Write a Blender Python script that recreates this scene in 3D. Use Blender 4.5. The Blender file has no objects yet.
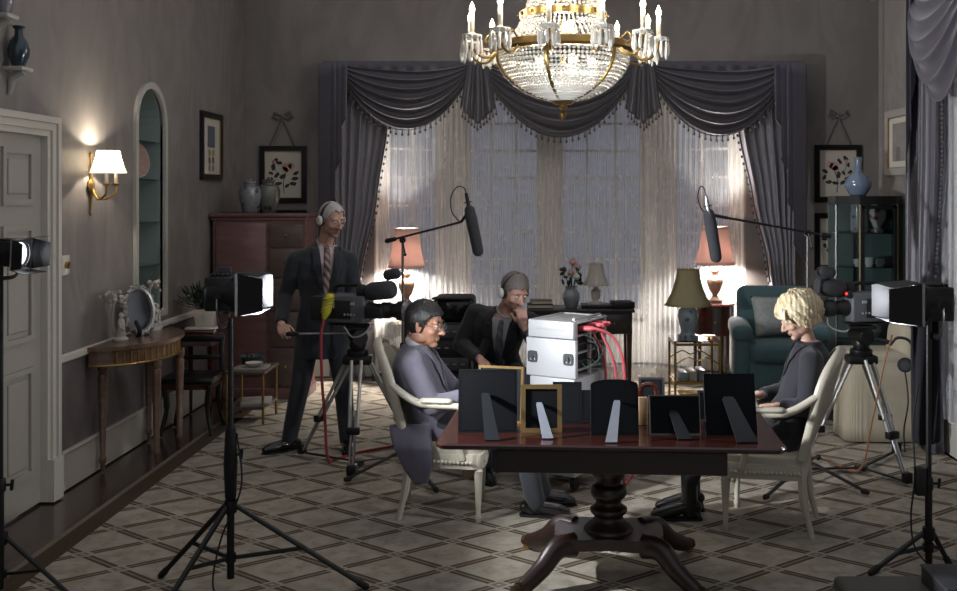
import bpy, bmesh, math, random
from mathutils import Vector, Matrix, Euler, noise
from mathutils.geometry import tessellate_polygon
PI = math.pi
SC = bpy.context.scene
COL = SC.collection
V = Vector

# ------------------------------------------------------------------ camera, world, exposure
F, HX, HY, CH = 1000.0, 536.0, 195.0, 1.9      # focal length and eye point of a 957x591 picture; eye height in metres
cam_d = bpy.data.cameras.new('camera'); cam = bpy.data.objects.new('camera', cam_d); COL.objects.link(cam)
cam.location = (0, 0, CH); cam.rotation_euler = (PI / 2, 0, 0)
cam_d.sensor_width = 36; cam_d.lens = F / 957 * 36
cam_d.shift_x = -(HX - 478.5) / 957; cam_d.shift_y = -(295.5 - HY) / 957
cam_d.clip_end = 200
SC.camera = cam
w = bpy.data.worlds.new('night'); SC.world = w; w.use_nodes = True
# studio dark: dim soft light from above and from behind the camera, deep blue night beyond the windows
_n, _l = w.node_tree.nodes, w.node_tree.links; _tc = _n.new('ShaderNodeTexCoord'); _sp = _n.new('ShaderNodeSeparateXYZ'); _l.new(_tc.outputs['Generated'], _sp.inputs[0])
_a = _n.new('ShaderNodeMath'); _a.operation = 'MULTIPLY_ADD'; _l.new(_sp.outputs[1], _a.inputs[0]); _a.inputs[1].default_value = -.45; _l.new(_sp.outputs[2], _a.inputs[2])
_r = _n.new('ShaderNodeValToRGB'); _l.new(_a.outputs[0], _r.inputs[0])
_r.color_ramp.elements[0].position = .05; _r.color_ramp.elements[0].color = (.195, .198, .220, 1)
_r.color_ramp.elements[1].position = .75; _r.color_ramp.elements[1].color = (.44, .445, .475, 1)
_l.new(_r.outputs[0], _n['Background'].inputs[0]); _n['Background'].inputs[1].default_value = 1.0
SC.view_settings.view_transform = 'Standard'
try: SC.view_settings.look = 'None'
except Exception: pass
SC.view_settings.gamma = 1; SC.view_settings.use_curve_mapping = False
SC.view_settings.exposure = 0.0
LIGHT_GAIN = 2.5

def at(px, py, d): return V(((px - HX) * d / F, d, CH - (py - HY) * d / F))
def xat(px, d): return (px - HX) * d / F
def zat(py, d): return CH - (py - HY) * d / F

# ------------------------------------------------------------------ materials
def lin(c):
    if isinstance(c, str):
        c = c.lstrip('#'); c = [int(c[i:i + 2], 16) / 255 for i in (0, 2, 4)]
        c = [x / 12.92 if x <= .04045 else ((x + .055) / 1.055) ** 2.4 for x in c]
    return (c[0], c[1], c[2], 1)
class NT:
    def __init__(s, name):
        s.m = bpy.data.materials.new(name); s.m.use_nodes = True; s.t = s.m.node_tree; s.n = s.t.nodes; s.l = s.t.links
        s.b = s.n['Principled BSDF']; s.out = s.n['Material Output']
    def new(s, kind, **kw):
        n = s.n.new(kind)
        for k, v in kw.items(): setattr(n, k, v)
        return n
    def link(s, a, b): s.l.new(a, b)
    def m_(s, op, a, b=None, c=None):
        n = s.n.new('ShaderNodeMath'); n.operation = op
        for i, x in enumerate((a, b, c)):
            if x is None: continue
            if isinstance(x, (int, float)): n.inputs[i].default_value = x
            else: s.l.new(x, n.inputs[i])
        return n.outputs[0]
    def mix(s, f, a, b):
        n = s.n.new('ShaderNodeMix'); n.data_type = 'RGBA'
        if isinstance(f, (int, float)): n.inputs[0].default_value = f
        else: s.l.new(f, n.inputs[0])
        for i, x in ((6, a), (7, b)):
            if isinstance(x, tuple): n.inputs[i].default_value = x
            else: s.l.new(x, n.inputs[i])
        return n.outputs[2]
    def noise(s, scale, detail=3, co=None, rough=.5):
        n = s.n.new('ShaderNodeTexNoise'); n.inputs['Scale'].default_value = scale; n.inputs['Detail'].default_value = detail
        n.inputs['Roughness'].default_value = rough
        if co is None: co = s.co()
        s.l.new(co, n.inputs['Vector']); return n.outputs['Fac']
    def co(s, out='Object', scale=None):
        if not hasattr(s, 'tc'): s.tc = s.n.new('ShaderNodeTexCoord')
        o = s.tc.outputs[out]
        if scale:
            mp = s.n.new('ShaderNodeMapping'); mp.inputs['Scale'].default_value = scale; s.l.new(o, mp.inputs['Vector']); o = mp.outputs[0]
        return o
    def bump(s, h, strength=.3, dist=.01):
        n = s.n.new('ShaderNodeBump'); n.inputs['Strength'].default_value = strength; n.inputs['Distance'].default_value = dist
        s.l.new(h, n.inputs['Height']); s.l.new(n.outputs[0], s.b.inputs['Normal'])
    def ramp(s, f, stops):
        n = s.n.new('ShaderNodeValToRGB'); e = n.color_ramp.elements
        while len(e) < len(stops): e.new(.5)
        for i, (p, c) in enumerate(stops): e[i].position = p; e[i].color = c
        s.l.new(f, n.inputs[0]); return n.outputs[0]
def mat(name, c, rough=.5, metal=0, var=.12, scale=12, bump=0, bscale=None, stretch=None, spec=None, emit=None, estr=0, alpha=None, sheen=0, coat=0):
    """one procedural surface: base colour mottled by noise, optional bump"""
    t = NT(name); c = lin(c); co = t.co('Object', stretch) if stretch else t.co()
    d = tuple(x * (1 - var) for x in c[:3]) + (1,); e = tuple(min(1, x * (1 + var)) for x in c[:3]) + (1,)
    nf = t.noise(scale, 3, co)
    t.link(t.mix(nf, d, e), t.b.inputs['Base Color'])
    t.b.inputs['Roughness'].default_value = rough; t.b.inputs['Metallic'].default_value = metal
    if spec is not None: t.b.inputs['Specular IOR Level'].default_value = spec
    if sheen: t.b.inputs['Sheen Weight'].default_value = sheen
    if coat: t.b.inputs['Coat Weight'].default_value = coat; t.b.inputs['Coat Roughness'].default_value = .15
    if bump: t.bump(t.noise(bscale or scale * 4, 3, co), bump, .01)
    if emit: t.b.inputs['Emission Color'].default_value = lin(emit); t.b.inputs['Emission Strength'].default_value = estr
    return t.m
def wood(name, c1, c2, rough=.3, scale=3, coat=.3):
    t = NT(name); co = t.co('Object', (1.2, 9, 9))
    a = t.noise(scale, 6, co, .6); t.link(t.ramp(a, [(.3, lin(c1)), (.7, lin(c2))]), t.b.inputs['Base Color'])
    t.b.inputs['Roughness'].default_value = rough; t.b.inputs['Coat Weight'].default_value = coat; t.b.inputs['Coat Roughness'].default_value = .1
    t.bump(a, .06, .005); return t.m
def glassy(name, tint=(1, 1, 1, 1), gloss=.12, rough=.02):
    """thin clear pane: mostly see-through with a fresnel shine"""
    t = NT(name); tr = t.new('ShaderNodeBsdfTransparent'); tr.inputs[0].default_value = tint
    gl = t.new('ShaderNodeBsdfGlossy'); gl.inputs['Roughness'].default_value = rough
    fr = t.new('ShaderNodeFresnel'); fr.inputs[0].default_value = 1.45
    f = t.m_('ADD', fr.outputs[0], t.m_('MULTIPLY', t.noise(5, 2), gloss * .3)); f = t.m_('MULTIPLY', f, gloss / .12)
    mx = t.new('ShaderNodeMixShader'); t.link(f, mx.inputs[0]); t.link(tr.outputs[0], mx.inputs[1]); t.link(gl.outputs[0], mx.inputs[2])
    t.link(mx.outputs[0], t.out.inputs[0]); return t.m
def sheer(name, c, dens, lace=0, trans=.5):
    """thin net: part hole, part light-scattering thread"""
    t = NT(name); tr = t.new('ShaderNodeBsdfTransparent'); df = t.new('ShaderNodeBsdfDiffuse'); tl = t.new('ShaderNodeBsdfTranslucent')
    df.inputs[0].default_value = lin(c); tl.inputs[0].default_value = lin(c)
    a = t.new('ShaderNodeMixShader'); a.inputs[0].default_value = trans; t.link(df.outputs[0], a.inputs[1]); t.link(tl.outputs[0], a.inputs[2])
    co = t.co('Object', (14, 14, .5)); f = t.noise(4, 3, co)
    f = t.m_('MULTIPLY_ADD', f, .5, dens - .25)
    if lace:
        v = t.new('ShaderNodeTexVoronoi'); v.inputs['Scale'].default_value = 9; t.link(t.co(), v.inputs['Vector'])
        dot = t.m_('LESS_THAN', v.outputs['Distance'], .28)
        f = t.m_('ADD', f, t.m_('MULTIPLY', dot, lace))
    f = t.m_('MINIMUM', t.m_('MAXIMUM', f, .05), .97)
    mx = t.new('ShaderNodeMixShader'); t.link(f, mx.inputs[0]); t.link(tr.outputs[0], mx.inputs[1]); t.link(a.outputs[0], mx.inputs[2])
    t.link(mx.outputs[0], t.out.inputs[0]); return t.m
def shade_mat(name, c, trans=.6, pleat=0):
    t = NT(name); df = t.new('ShaderNodeBsdfDiffuse'); tl = t.new('ShaderNodeBsdfTranslucent')
    col = t.mix(t.noise(30, 3), tuple(x * .9 for x in lin(c)[:3]) + (1,), lin(c))
    t.link(col, df.inputs[0]); t.link(col, tl.inputs[0])
    mx = t.new('ShaderNodeMixShader'); mx.inputs[0].default_value = trans; t.link(df.outputs[0], mx.inputs[1]); t.link(tl.outputs[0], mx.inputs[2])
    t.link(mx.outputs[0], t.out.inputs[0]); return t.m
def emitter(name, c, s):
    t = NT(name); t.b.inputs['Base Color'].default_value = lin(c); t.b.inputs['Emission Color'].default_value = lin(c)
    nf = t.noise(20, 2); t.link(t.m_('MULTIPLY_ADD', nf, s * .2, s * .9), t.b.inputs['Emission Strength']); return t.m

# ------------------------------------------------------------------ mesh helpers
def frame_z(d):
    d = V(d).normalized(); u = V((0, 0, 1)) if abs(d.z) < .95 else V((1, 0, 0))
    x = u.cross(d).normalized(); y = d.cross(x); return Matrix((x, y, d)).transposed()
class MB:
    def __init__(s): s.bm = bmesh.new()
    def box(s, c, size, rot=(0, 0, 0), bev=0, seg=2, taper=None):
        r = bmesh.ops.create_cube(s.bm, size=1); vs = r['verts']
        M = Matrix.Translation(V(c)) @ Euler(rot).to_matrix().to_4x4()
        for v in vs:
            k = V(v.co)
            if taper and k.z < 0: k.x *= taper; k.y *= taper
            v.co = V((k.x * size[0], k.y * size[1], k.z * size[2]))
        if bev:
            es = list({e for v in vs for e in v.link_edges})
            q = bmesh.ops.bevel(s.bm, geom=vs + es, offset=bev, segments=seg, profile=.5, affect='EDGES', clamp_overlap=True)
            vs = list({v for v in q['verts']} | {v for v in vs if v.is_valid})
        for v in vs: v.co = M @ v.co
        return s
    def ring_loft(s, rings, cap=True, closed=False):
        """rings: lists of equally many points; skin them"""
        rv = [[s.bm.verts.new(p) for p in r] for r in rings]; n = len(rv[0])
        pairs = list(zip(rv, rv[1:])) + ([(rv[-1], rv[0])] if closed else [])
        for a, b in pairs:
            for i in range(n):
                j = (i + 1) % n
                try: s.bm.faces.new((a[i], a[j], b[j], b[i]))
                except ValueError: pass
        if cap and not closed:
            for r, fl in ((rv[0], True), (rv[-1], False)):
                try: s.bm.faces.new(r[::-1] if fl else r)
                except ValueError: pass
        return s
    def tube(s, pts, r, seg=10, cap=True, closed=False, sq=None, up=None):
        """tube through points; r a number or list; sq = (a, b) flattening of the section"""
        pts = [V(p) for p in pts]; n = len(pts)
        rs = [r] * n if isinstance(r, (int, float)) else list(r)
        rings = []; prev = None
        for i, p in enumerate(pts):
            if closed: d = pts[(i + 1) % n] - pts[i - 1]
            else: d = pts[min(i + 1, n - 1)] - pts[max(i - 1, 0)]
            if d.length < 1e-9: d = V((0, 0, 1))
            d.normalize()
            if up is not None:
                y = V(up) - d * d.dot(V(up)); y.normalize(); x = y.cross(d)
            elif prev is None:
                m = frame_z(d); x, y = m.col[0].copy(), m.col[1].copy()
            else:
                x = prev - d * prev.dot(d)
                if x.length < 1e-6: x = frame_z(d).col[0].copy()
                x.normalize(); y = d.cross(x)
            prev = x
            a, b = sq or (1, 1)
            rings.append([p + (x * math.cos(t) * a + y * math.sin(t) * b) * rs[i] for t in [2 * PI * k / seg + (PI / 4 if seg == 4 else 0) for k in range(seg)]])
        return s.ring_loft(rings, cap, closed)
    def limb(s, pts, rs, seg=14, sq=None, up=None):
        """tube with rounded ends"""
        pts = [V(p) for p in pts]; d0 = (pts[0] - pts[1]).normalized(); d1 = (pts[-1] - pts[-2]).normalized()
        P, R = [], []
        for a in (80, 50, 25): P.append(pts[0] + d0 * rs[0] * math.sin(math.radians(a))); R.append(rs[0] * math.cos(math.radians(a)))
        P += pts; R += list(rs)
        for a in (25, 50, 80): P.append(pts[-1] + d1 * rs[-1] * math.sin(math.radians(a))); R.append(rs[-1] * math.cos(math.radians(a)))
        return s.tube(P, R, seg, sq=sq, up=up)
    def lathe(s, prof, c=(0, 0, 0), seg=24, axis=None, sx=1, sy=1):
        M = Matrix.Translation(V(c)) @ (frame_z(axis).to_4x4() if axis else Matrix())
        rings = [[M @ V((max(r, 1e-4) * sx * math.cos(2 * PI * k / seg), max(r, 1e-4) * sy * math.sin(2 * PI * k / seg), z)) for k in range(seg)] for r, z in prof]
        return s.ring_loft(rings)
    def ball(s, c, r, seg=16, rings=10, M=None):
        r = (r, r, r) if isinstance(r, (int, float)) else r
        q = bmesh.ops.create_uvsphere(s.bm, u_segments=seg, v_segments=rings, radius=1)
        for v in q['verts']:
            p = V((v.co.x * r[0], v.co.y * r[1], v.co.z * r[2]))
            if M is not None: p = M @ p
            v.co = p + V(c)
        return s
    def grid(s, fn, nu, nv, wrap=False):
        vs = [[s.bm.verts.new(fn(i / nu, j / nv)) for i in range(nu if wrap else nu + 1)] for j in range(nv + 1)]
        m = len(vs[0])
        for j in range(nv):
            for i in range(nu):
                k = (i + 1) % m
                try: s.bm.faces.new((vs[j][i], vs[j][k], vs[j + 1][k], vs[j + 1][i]))
                except ValueError: pass
        return s
    def poly(s, outline, holes, M, depth):
        """flat polygon (with holes) in the xy plane extruded by depth along z, then moved by M"""
        loops = [outline] + list(holes); tri = tessellate_polygon([[V((x, y, 0)) for x, y in l] for l in loops])
        flat = [p for l in loops for p in l]
        lo = [s.bm.verts.new(M @ V((x, y, 0))) for x, y in flat]; hi = [s.bm.verts.new(M @ V((x, y, depth))) for x, y in flat]
        for a, b, c in tri:
            for q in ((lo[c], lo[b], lo[a]), (hi[a], hi[b], hi[c])):
                try: s.bm.faces.new(q)
                except ValueError: pass
        o = 0
        for l in loops:
            n = len(l)
            for i in range(n):
                j = (i + 1) % n
                try: s.bm.faces.new((lo[o + i], lo[o + j], hi[o + j], hi[o + i]))
                except ValueError: pass
            o += n
        return s
    def mesh(s, name, recalc=True):
        if recalc: bmesh.ops.recalc_face_normals(s.bm, faces=s.bm.faces[:])
        me = bpy.data.meshes.new(name); s.bm.to_mesh(me); s.bm.free(); return me
    def build(s, name, m, parent=None, smooth=True, ang=40, recalc=True, thick=0):
        me = s.mesh(name, recalc)
        return link(name, me, m, parent, smooth, ang, thick)
def link(name, me, m, parent=None, smooth=True, ang=40, thick=0):
    o = bpy.data.objects.new(name, me); COL.objects.link(o)
    for k in (m if isinstance(m, (list, tuple)) else [m]): me.materials.append(k)
    if smooth:
        me.polygons.foreach_set('use_smooth', [True] * len(me.polygons))
        if ang < 180:
            try: me.set_sharp_from_angle(angle=math.radians(ang))
            except Exception: pass
    if parent is not None: o.parent = parent
    if thick:
        md = o.modifiers.new('thickness', 'SOLIDIFY'); md.thickness = thick; md.offset = 0
    return o
def tag(o, label, cat, group=None, kind=None):
    if label: o['label'] = label
    if cat: o['category'] = cat
    if group: o['group'] = group
    if kind: o['kind'] = kind
    return o
def thing(name, label, cat, loc=(0, 0, 0), rz=0, group=None):
    o = bpy.data.objects.new(name, None); COL.objects.link(o); o.location = loc; o.rotation_euler = (0, 0, rz); o.empty_display_size = .1
    return tag(o, label, cat, group)
def struct(o): o['kind'] = 'structure'; return o
def dup(root, loc, rz=None, label=None, group=None):
    r = root.copy(); COL.objects.link(r); r.location = loc
    if rz is not None: r.rotation_euler = (0, 0, rz)
    if label: r['label'] = label
    if group: r['group'] = group
    for ch in list(root.children):
        c = ch.copy(); COL.objects.link(c); c.parent = r
        for g in list(ch.children):
            d = g.copy(); COL.objects.link(d); d.parent = c
    return r
def lamp(name, kind, loc, energy, color, size=.05, parent=None, rot=None, spot=None, blend=.5):
    l = bpy.data.lights.new(name, kind); l.energy = energy * LIGHT_GAIN; l.color = color[:3] if not isinstance(color, str) else lin(color)[:3]
    if kind in ('POINT', 'SPOT'): l.shadow_soft_size = size
    if kind == 'SPOT': l.spot_size = spot or 1.2; l.spot_blend = blend
    o = bpy.data.objects.new(name, l); COL.objects.link(o); o.location = loc
    if rot: o.rotation_euler = rot
    if parent: o.parent = parent
    return o
def aim(o, d): o.rotation_euler = V(d).to_track_quat('-Z', 'Y').to_euler()
def curve_pts(pts, n=8, closed=False):
    """Catmull-Rom through points"""
    P = [V(p) for p in pts]; out = []; m = len(P)
    for i in range(m if closed else m - 1):
        p0 = P[i - 1] if (i or closed) else P[0] * 2 - P[1]; p1 = P[i]; p2 = P[(i + 1) % m]
        p3 = P[(i + 2) % m] if (i + 2 < m or closed) else P[-1] * 2 - P[-2]
        for k in range(n):
            t = k / n
            out.append(.5 * ((2 * p1) + (p2 - p0) * t + (2 * p0 - 5 * p1 + 4 * p2 - p3) * t * t + (3 * p1 - p0 - 3 * p2 + p3) * t ** 3))
    if not closed: out.append(P[-1])
    return out
def remeshed(mb, voxel, it=6, factor=.5):
    me = mb.mesh('tmp'); o = bpy.data.objects.new('tmp', me); s2 = bpy.data.scenes.new('tmp'); s2.collection.objects.link(o)
    r = o.modifiers.new('r', 'REMESH'); r.mode = 'VOXEL'; r.voxel_size = voxel
    if it: q = o.modifiers.new('s', 'SMOOTH'); q.factor = factor; q.iterations = it
    vl = s2.view_layers[0]; vl.update(); dg = vl.depsgraph; out = bpy.data.meshes.new_from_object(o.evaluated_get(dg))
    bpy.data.objects.remove(o); bpy.data.meshes.remove(me); bpy.data.scenes.remove(s2); return out
# ------------------------------------------------------------------ palette
def wall_mat():
    t = NT('damask_wallpaper'); co = t.co()
    sep = t.new('ShaderNodeSeparateXYZ'); t.link(co, sep.inputs[0])
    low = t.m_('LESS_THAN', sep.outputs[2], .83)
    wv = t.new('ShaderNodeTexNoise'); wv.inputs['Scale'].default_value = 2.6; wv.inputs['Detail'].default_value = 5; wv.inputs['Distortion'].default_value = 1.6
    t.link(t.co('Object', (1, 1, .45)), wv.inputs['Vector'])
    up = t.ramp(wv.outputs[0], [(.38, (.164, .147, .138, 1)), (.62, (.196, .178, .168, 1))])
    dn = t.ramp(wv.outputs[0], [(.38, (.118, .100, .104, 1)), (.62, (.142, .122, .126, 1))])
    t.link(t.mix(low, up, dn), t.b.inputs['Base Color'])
    t.link(t.ramp(wv.outputs[0], [(.4, (.62,) * 3 + (1,)), (.6, (.42,) * 3 + (1,))]), t.b.inputs['Roughness'])
    t.bump(wv.outputs[0], .12, .02); return t.m
M_wall = wall_mat()
M_white = mat('white_paint', '#b9b4aa', .45, var=.05, scale=6)
M_white_lit = mat('white_paint_lit', '#dcd9d2', .5, var=.04, scale=6)  # white paint made whiter so the bay walls and bars look lit
M_ceil = mat('ceiling_paint', '#8d8880', .8, var=.04)
M_plank = wood('dark_floorboards', '#2c1f1a', '#40302a', .22, 2, .4)
M_curtain_lit = mat('grey_satin_lit', '#86838c', .5, var=.14, scale=9, sheen=.3, bump=.05)  # the grey satin lightened in colour, offsetting shade on the bay drapes
M_curtain = mat('grey_satin', '#44414a', .42, var=.14, scale=9, sheen=.3, bump=.05)
M_lining = mat('pale_lining', '#4f4c57', .5, var=.1, scale=9, sheen=.2)
M_fringe = mat('bobble_fringe', '#4a4648', .8, var=.3, scale=60)
M_net = sheer('white_net', '#ecedf0', .34, .05, .45)
M_pane = glassy('window_glass', (.88, .89, .93, 1), .12)
M_black = mat('black_wood', '#0d0d0f', .3, var=.2, scale=20)
M_mount = mat('cream_mount', '#b5b0a4', .7, var=.04)
M_mahog = wood('mahogany', '#2a0e0a', '#43180f', .22, 3, .5)
M_redwood = wood('red_mahogany', '#5c4140', '#765654', .35, 2, .2)
M_gilt = mat('gilt', '#9a7d48', .35, .8, var=.25, scale=30)
M_brass = mat('brass', '#b08d4a', .25, .95, var=.15, scale=20)
M_chrome = mat('steel', '#b8b8ba', .25, .9, var=.1, scale=20)
M_blackmetal = mat('black_metal', '#0c0c0d', .42, .2, var=.25, scale=25)
M_blackplastic = mat('black_plastic', '#141416', .5, var=.2, scale=30)
M_darkgrey = mat('dark_grey_plastic', '#2b2c30', .5, var=.15, scale=30)
M_rubber = mat('rubber', '#090909', .7, var=.2)
M_greyfabric = mat('grey_fabric', '#4b4b50', .9, var=.2, scale=60, bump=.3)

# ------------------------------------------------------------------ room shell
RM = Matrix(((0, 0, -1, 0), (1, 0, 0, 0), (0, 1, 0, 0), (0, 0, 0, 1)))       # (y, z, depth) -> world, growing to -x
WL, WR, YB, ZC = -3.05, 3.05, 10.5, 4.3
def rect(a, b, c, d): return [(a, b), (c, b), (c, d), (a, d)]
def arch(a, b, z0, z1, n=14):
    r = (b - a) / 2; c = (a + b) / 2
    return [(a, z0), (b, z0)] + [(c + r * math.cos(t), z1 - r + r * math.sin(t)) for t in [PI * k / n for k in range(n + 1)]]
b = MB(); b.box((.2, 4.4, -.062), (8.2, 14.8, .1)); struct(b.build('floor', M_plank, smooth=False))
# left wall with a doorway notch and an arched niche
DY0, DY1, DZ = 5.15, 6.19, 2.27
NY0, NY1, NZ0, NZ1 = 7.62, 8.17, .97, 2.74
outl = [(-2.6, 0), (DY0, 0), (DY0, DZ), (DY1, DZ), (DY1, 0), (YB, 0), (YB, ZC), (-2.6, ZC)]
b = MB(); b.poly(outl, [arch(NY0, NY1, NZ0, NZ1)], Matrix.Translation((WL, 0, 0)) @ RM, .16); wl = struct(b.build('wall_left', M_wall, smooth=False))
# niche lining, back and shelves
M_niche = mat('niche_paint', '#7c8a86', .6, var=.06)
M_reveal = mat('niche_trim', '#a5a39c', .5, var=.05)
b = MB(); b.poly(arch(NY0 - .02, NY1 + .02, NZ0 - .02, NZ1 + .02), [], Matrix.Translation((WL - .3, 0, 0)) @ RM, .03)
o_ = arch(NY0 - .02, NY1 + .02, NZ0 - .02, NZ1 + .02)
b.poly(o_, [arch(NY0 + .006, NY1 - .006, NZ0 + .006, NZ1 - .006)], Matrix.Translation((WL - .02, 0, 0)) @ RM, .3); nic = struct(b.build('wall_niche', M_niche, smooth=False))
b = MB(); b.poly(arch(NY0 - .05, NY1 + .05, NZ0 - .05, NZ1 + .05), [arch(NY0, NY1, NZ0, NZ1)], Matrix.Translation((WL + .025, 0, 0)) @ RM, .045); b.build('niche_trim', M_reveal, nic, smooth=False)
M_nshelf = glassy('shelf_glass', (.75, .88, .84, 1), .3)
for z in (1.34, 1.68, 2.02, 2.32):
    b = MB(); b.box((WL - .15, (NY0 + NY1) / 2, z), (.27, NY1 - NY0 - .02, .007)); b.build('niche_shelf', M_nshelf, nic, smooth=False)
# back wall with the bay opening
OX0, OX1, OZ = -1.70, 2.20, 3.12
BM = Matrix(((1, 0, 0, 0), (0, 0, 1, 0), (0, 1, 0, 0), (0, 0, 0, 1)))        # (x, z, depth) -> world, growing to +y
outl = [(-3.3, 0), (OX0, 0), (OX0, OZ), (OX1, OZ), (OX1, 0), (3.75, 0), (3.75, ZC), (-3.3, ZC)]
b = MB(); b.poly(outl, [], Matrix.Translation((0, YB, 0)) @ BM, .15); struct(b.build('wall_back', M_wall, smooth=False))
# bay: three sides with window openings
BY = 11.35; BX0, BX1, SILL, HEAD = -.92, 1.36, .55, 3.02
def bay_side(n, p, q, wins, nm):
    p, q = V((p[0], p[1], 0)), V((q[0], q[1], 0)); d = q - p; L = d.length; ang = math.atan2(d.y, d.x)
    M = Matrix.Translation(p) @ Matrix.Rotation(ang, 4, 'Z')
    holes = [rect(a * L, SILL, c * L, HEAD) for a, c in wins]
    b = MB(); b.poly(rect(0, 0, L, OZ + .1), holes, M @ BM, .12); struct(b.build('wall_' + nm, M_white_lit, smooth=False))
    for i, (a, c) in enumerate(wins):
        x0, x1 = a * L, c * L; wdt = x1 - x0
        f = MB(); fr = .05
        f.poly(rect(x0, SILL, x1, HEAD), [rect(x0 + fr, SILL + fr, x1 - fr, HEAD - fr)], M @ Matrix.Translation((0, .03, 0)) @ BM, .06)
        wo = struct(f.build('window_%d' % (n + i), M_white_lit, smooth=False))
        nc = 3 if wdt > .8 else 2
        for k in range(1, nc):
            g = MB(); xx = x0 + wdt * k / nc; g.poly(rect(xx - .012, SILL + fr, xx + .012, HEAD - fr), [], M @ Matrix.Translation((0, .045, 0)) @ BM, .03); g.build('glazing_bar', M_white_lit, wo, smooth=False)
        nr = 8
        for k in range(1, nr):
            g = MB(); zz = SILL + (HEAD - SILL) * k / nr; g.poly(rect(x0 + fr, zz - .012, x1 - fr, zz + .012), [], M @ Matrix.Translation((0, .047, 0)) @ BM, .026); g.build('glazing_bar', M_white_lit, wo, smooth=False)
        g = MB(); g.poly(rect(x0 + fr, SILL + fr, x1 - fr, HEAD - fr), [], M @ Matrix.Translation((0, .07, 0)) @ BM, .006); g.build('pane', M_pane, wo, smooth=False)
        g = MB(); g.poly(rect(x0 - .03, SILL - .04, x1 + .03, SILL), [], M @ Matrix.Translation((0, -.06, 0)) @ BM, .14); g.build('window_sill', M_white, wo, smooth=False)
bay_side(1, (OX0, YB + .1), (BX0, BY), [(.14, .84)], 'bay_left')
bay_side(2, (BX0, BY), (BX1, BY), [(.055, .43), (.515, .945)], 'bay_middle')
bay_side(4, (BX1, BY), (OX1, YB + .1), [(.16, .86)], 'bay_right')
b = MB(); b.poly([(OX0 - .1, YB + .1), (BX0 - .1, BY + .15), (BX1 + .1, BY + .15), (OX1 + .1, YB + .1)], [], Matrix.Translation((0, 0, OZ)), .1); struct(b.build('ceiling_bay', M_ceil, smooth=False))
# right wall, its return and the alcove side
RW0, RW1 = 5.6, 7.42
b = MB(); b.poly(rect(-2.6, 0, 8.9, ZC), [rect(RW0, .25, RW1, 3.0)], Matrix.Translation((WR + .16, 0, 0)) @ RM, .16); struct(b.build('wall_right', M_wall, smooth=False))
b = MB(); b.box((3.4, 8.83, ZC / 2), (.7, .14, ZC)); struct(b.build('wall_return', M_wall, smooth=False))
b = MB(); b.box((3.68, 9.7, ZC / 2), (.14, 1.7, ZC)); struct(b.build('wall_alcove', M_wall, smooth=False))
f = MB(); f.poly(rect(RW0, .25, RW1, 3.0), [rect(RW0 + .07, .32, RW1 - .07, 2.93)], Matrix.Translation((WR + .1, 0, 0)) @ RM, .06)
for z in (.98, 1.64, 2.3): f.box((WR + .07, (RW0 + RW1) / 2, z), (.03, RW1 - RW0 - .1, .03))
for y in (6.2, 6.8): f.box((WR + .07, y, 1.62), (.03, .03, 2.65))
wo = struct(f.build('window_5', M_white, smooth=False))
g = MB(); g.box((WR + .09, (RW0 + RW1) / 2, 1.62), (.006, RW1 - RW0 - .14, 2.6)); g.build('pane', M_pane, wo, smooth=False)
# skirting, dado, cornice
def skirt(name, y0, y1, x, sgn, h=.235):
    b = MB(); b.box((x + sgn * .012, (y0 + y1) / 2, h / 2), (.024, y1 - y0, h)); b.box((x + sgn * .018, (y0 + y1) / 2, h + .008), (.036, y1 - y0, .02), bev=.006)
    struct(b.build(name, M_white, smooth=False))
skirt('baseboard_left', DY1 + .125, YB, WL, 1)
skirt('baseboard_right', 2, 8.9, WR, -1)
b = MB(); b.box((-2.4, YB - .012, .11), (1.35, .024, .22)); b.box((2.9, YB - .012, .11), (1.35, .024, .22)); struct(b.build('baseboard_back', M_white, smooth=False))
b = MB(); b.box((WL + .015, (DY1 + .125 + YB) / 2, .85), (.03, YB - DY1 - .19, .055), bev=.012); struct(b.build('trim_1', M_white, smooth=False))
for nm, c, s in (('trim_2', (WL + .08, 4.4, ZC - .1), (.16, 12.2, .2)), ('trim_3', (WR - .08, 3.2, ZC - .1), (.16, 11.4, .2)), ('trim_4', (.2, YB - .08, ZC - .1), (6.8, .16, .2))):
    b = MB(); b.box(c, s, bev=.05, seg=3); struct(b.build(nm, M_white, smooth=False))
# door with moulded architrave and six fielded panels
M_door = mat('door_paint', '#98938b', .42, var=.04, scale=5)
b = MB(); b.box((WL - .035, (DY0 + DY1) / 2, DZ / 2), (.045, DY1 - DY0 - .01, DZ - .01))
dr = struct(b.build('door_1', M_door, smooth=False))
for y0, y1 in ((DY0 + .12, (DY0 + DY1) / 2 - .05), ((DY0 + DY1) / 2 + .05, DY1 - .12)):
    for z0, z1 in ((.2, .86), (1.02, 1.72), (1.84, 2.18)):
        g = MB(); c = ((y0 + y1) / 2, (z0 + z1) / 2)
        g.poly(rect(y0, z0, y1, z1), [rect(y0 + .035, z0 + .035, y1 - .035, z1 - .035)], Matrix.Translation((WL + .005, 0, 0)) @ RM, .02)
        g.box((WL - .009, c[0], c[1]), (.018, y1 - y0 - .13, z1 - z0 - .13), bev=.008)
        g.build('door_panel', M_door, dr, smooth=False)
g = MB(); g.lathe([(.0, 0), (.03, 0), (.03, .008), (.012, .015), (.012, .04), (.028, .055), (.03, .07), (.018, .085), (0, .09)], (WL - .012, DY0 + .09, 1.0), 16, (1, 0, 0)); g.build('door_knob', M_brass, dr)
b = MB()
AW = .115
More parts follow.
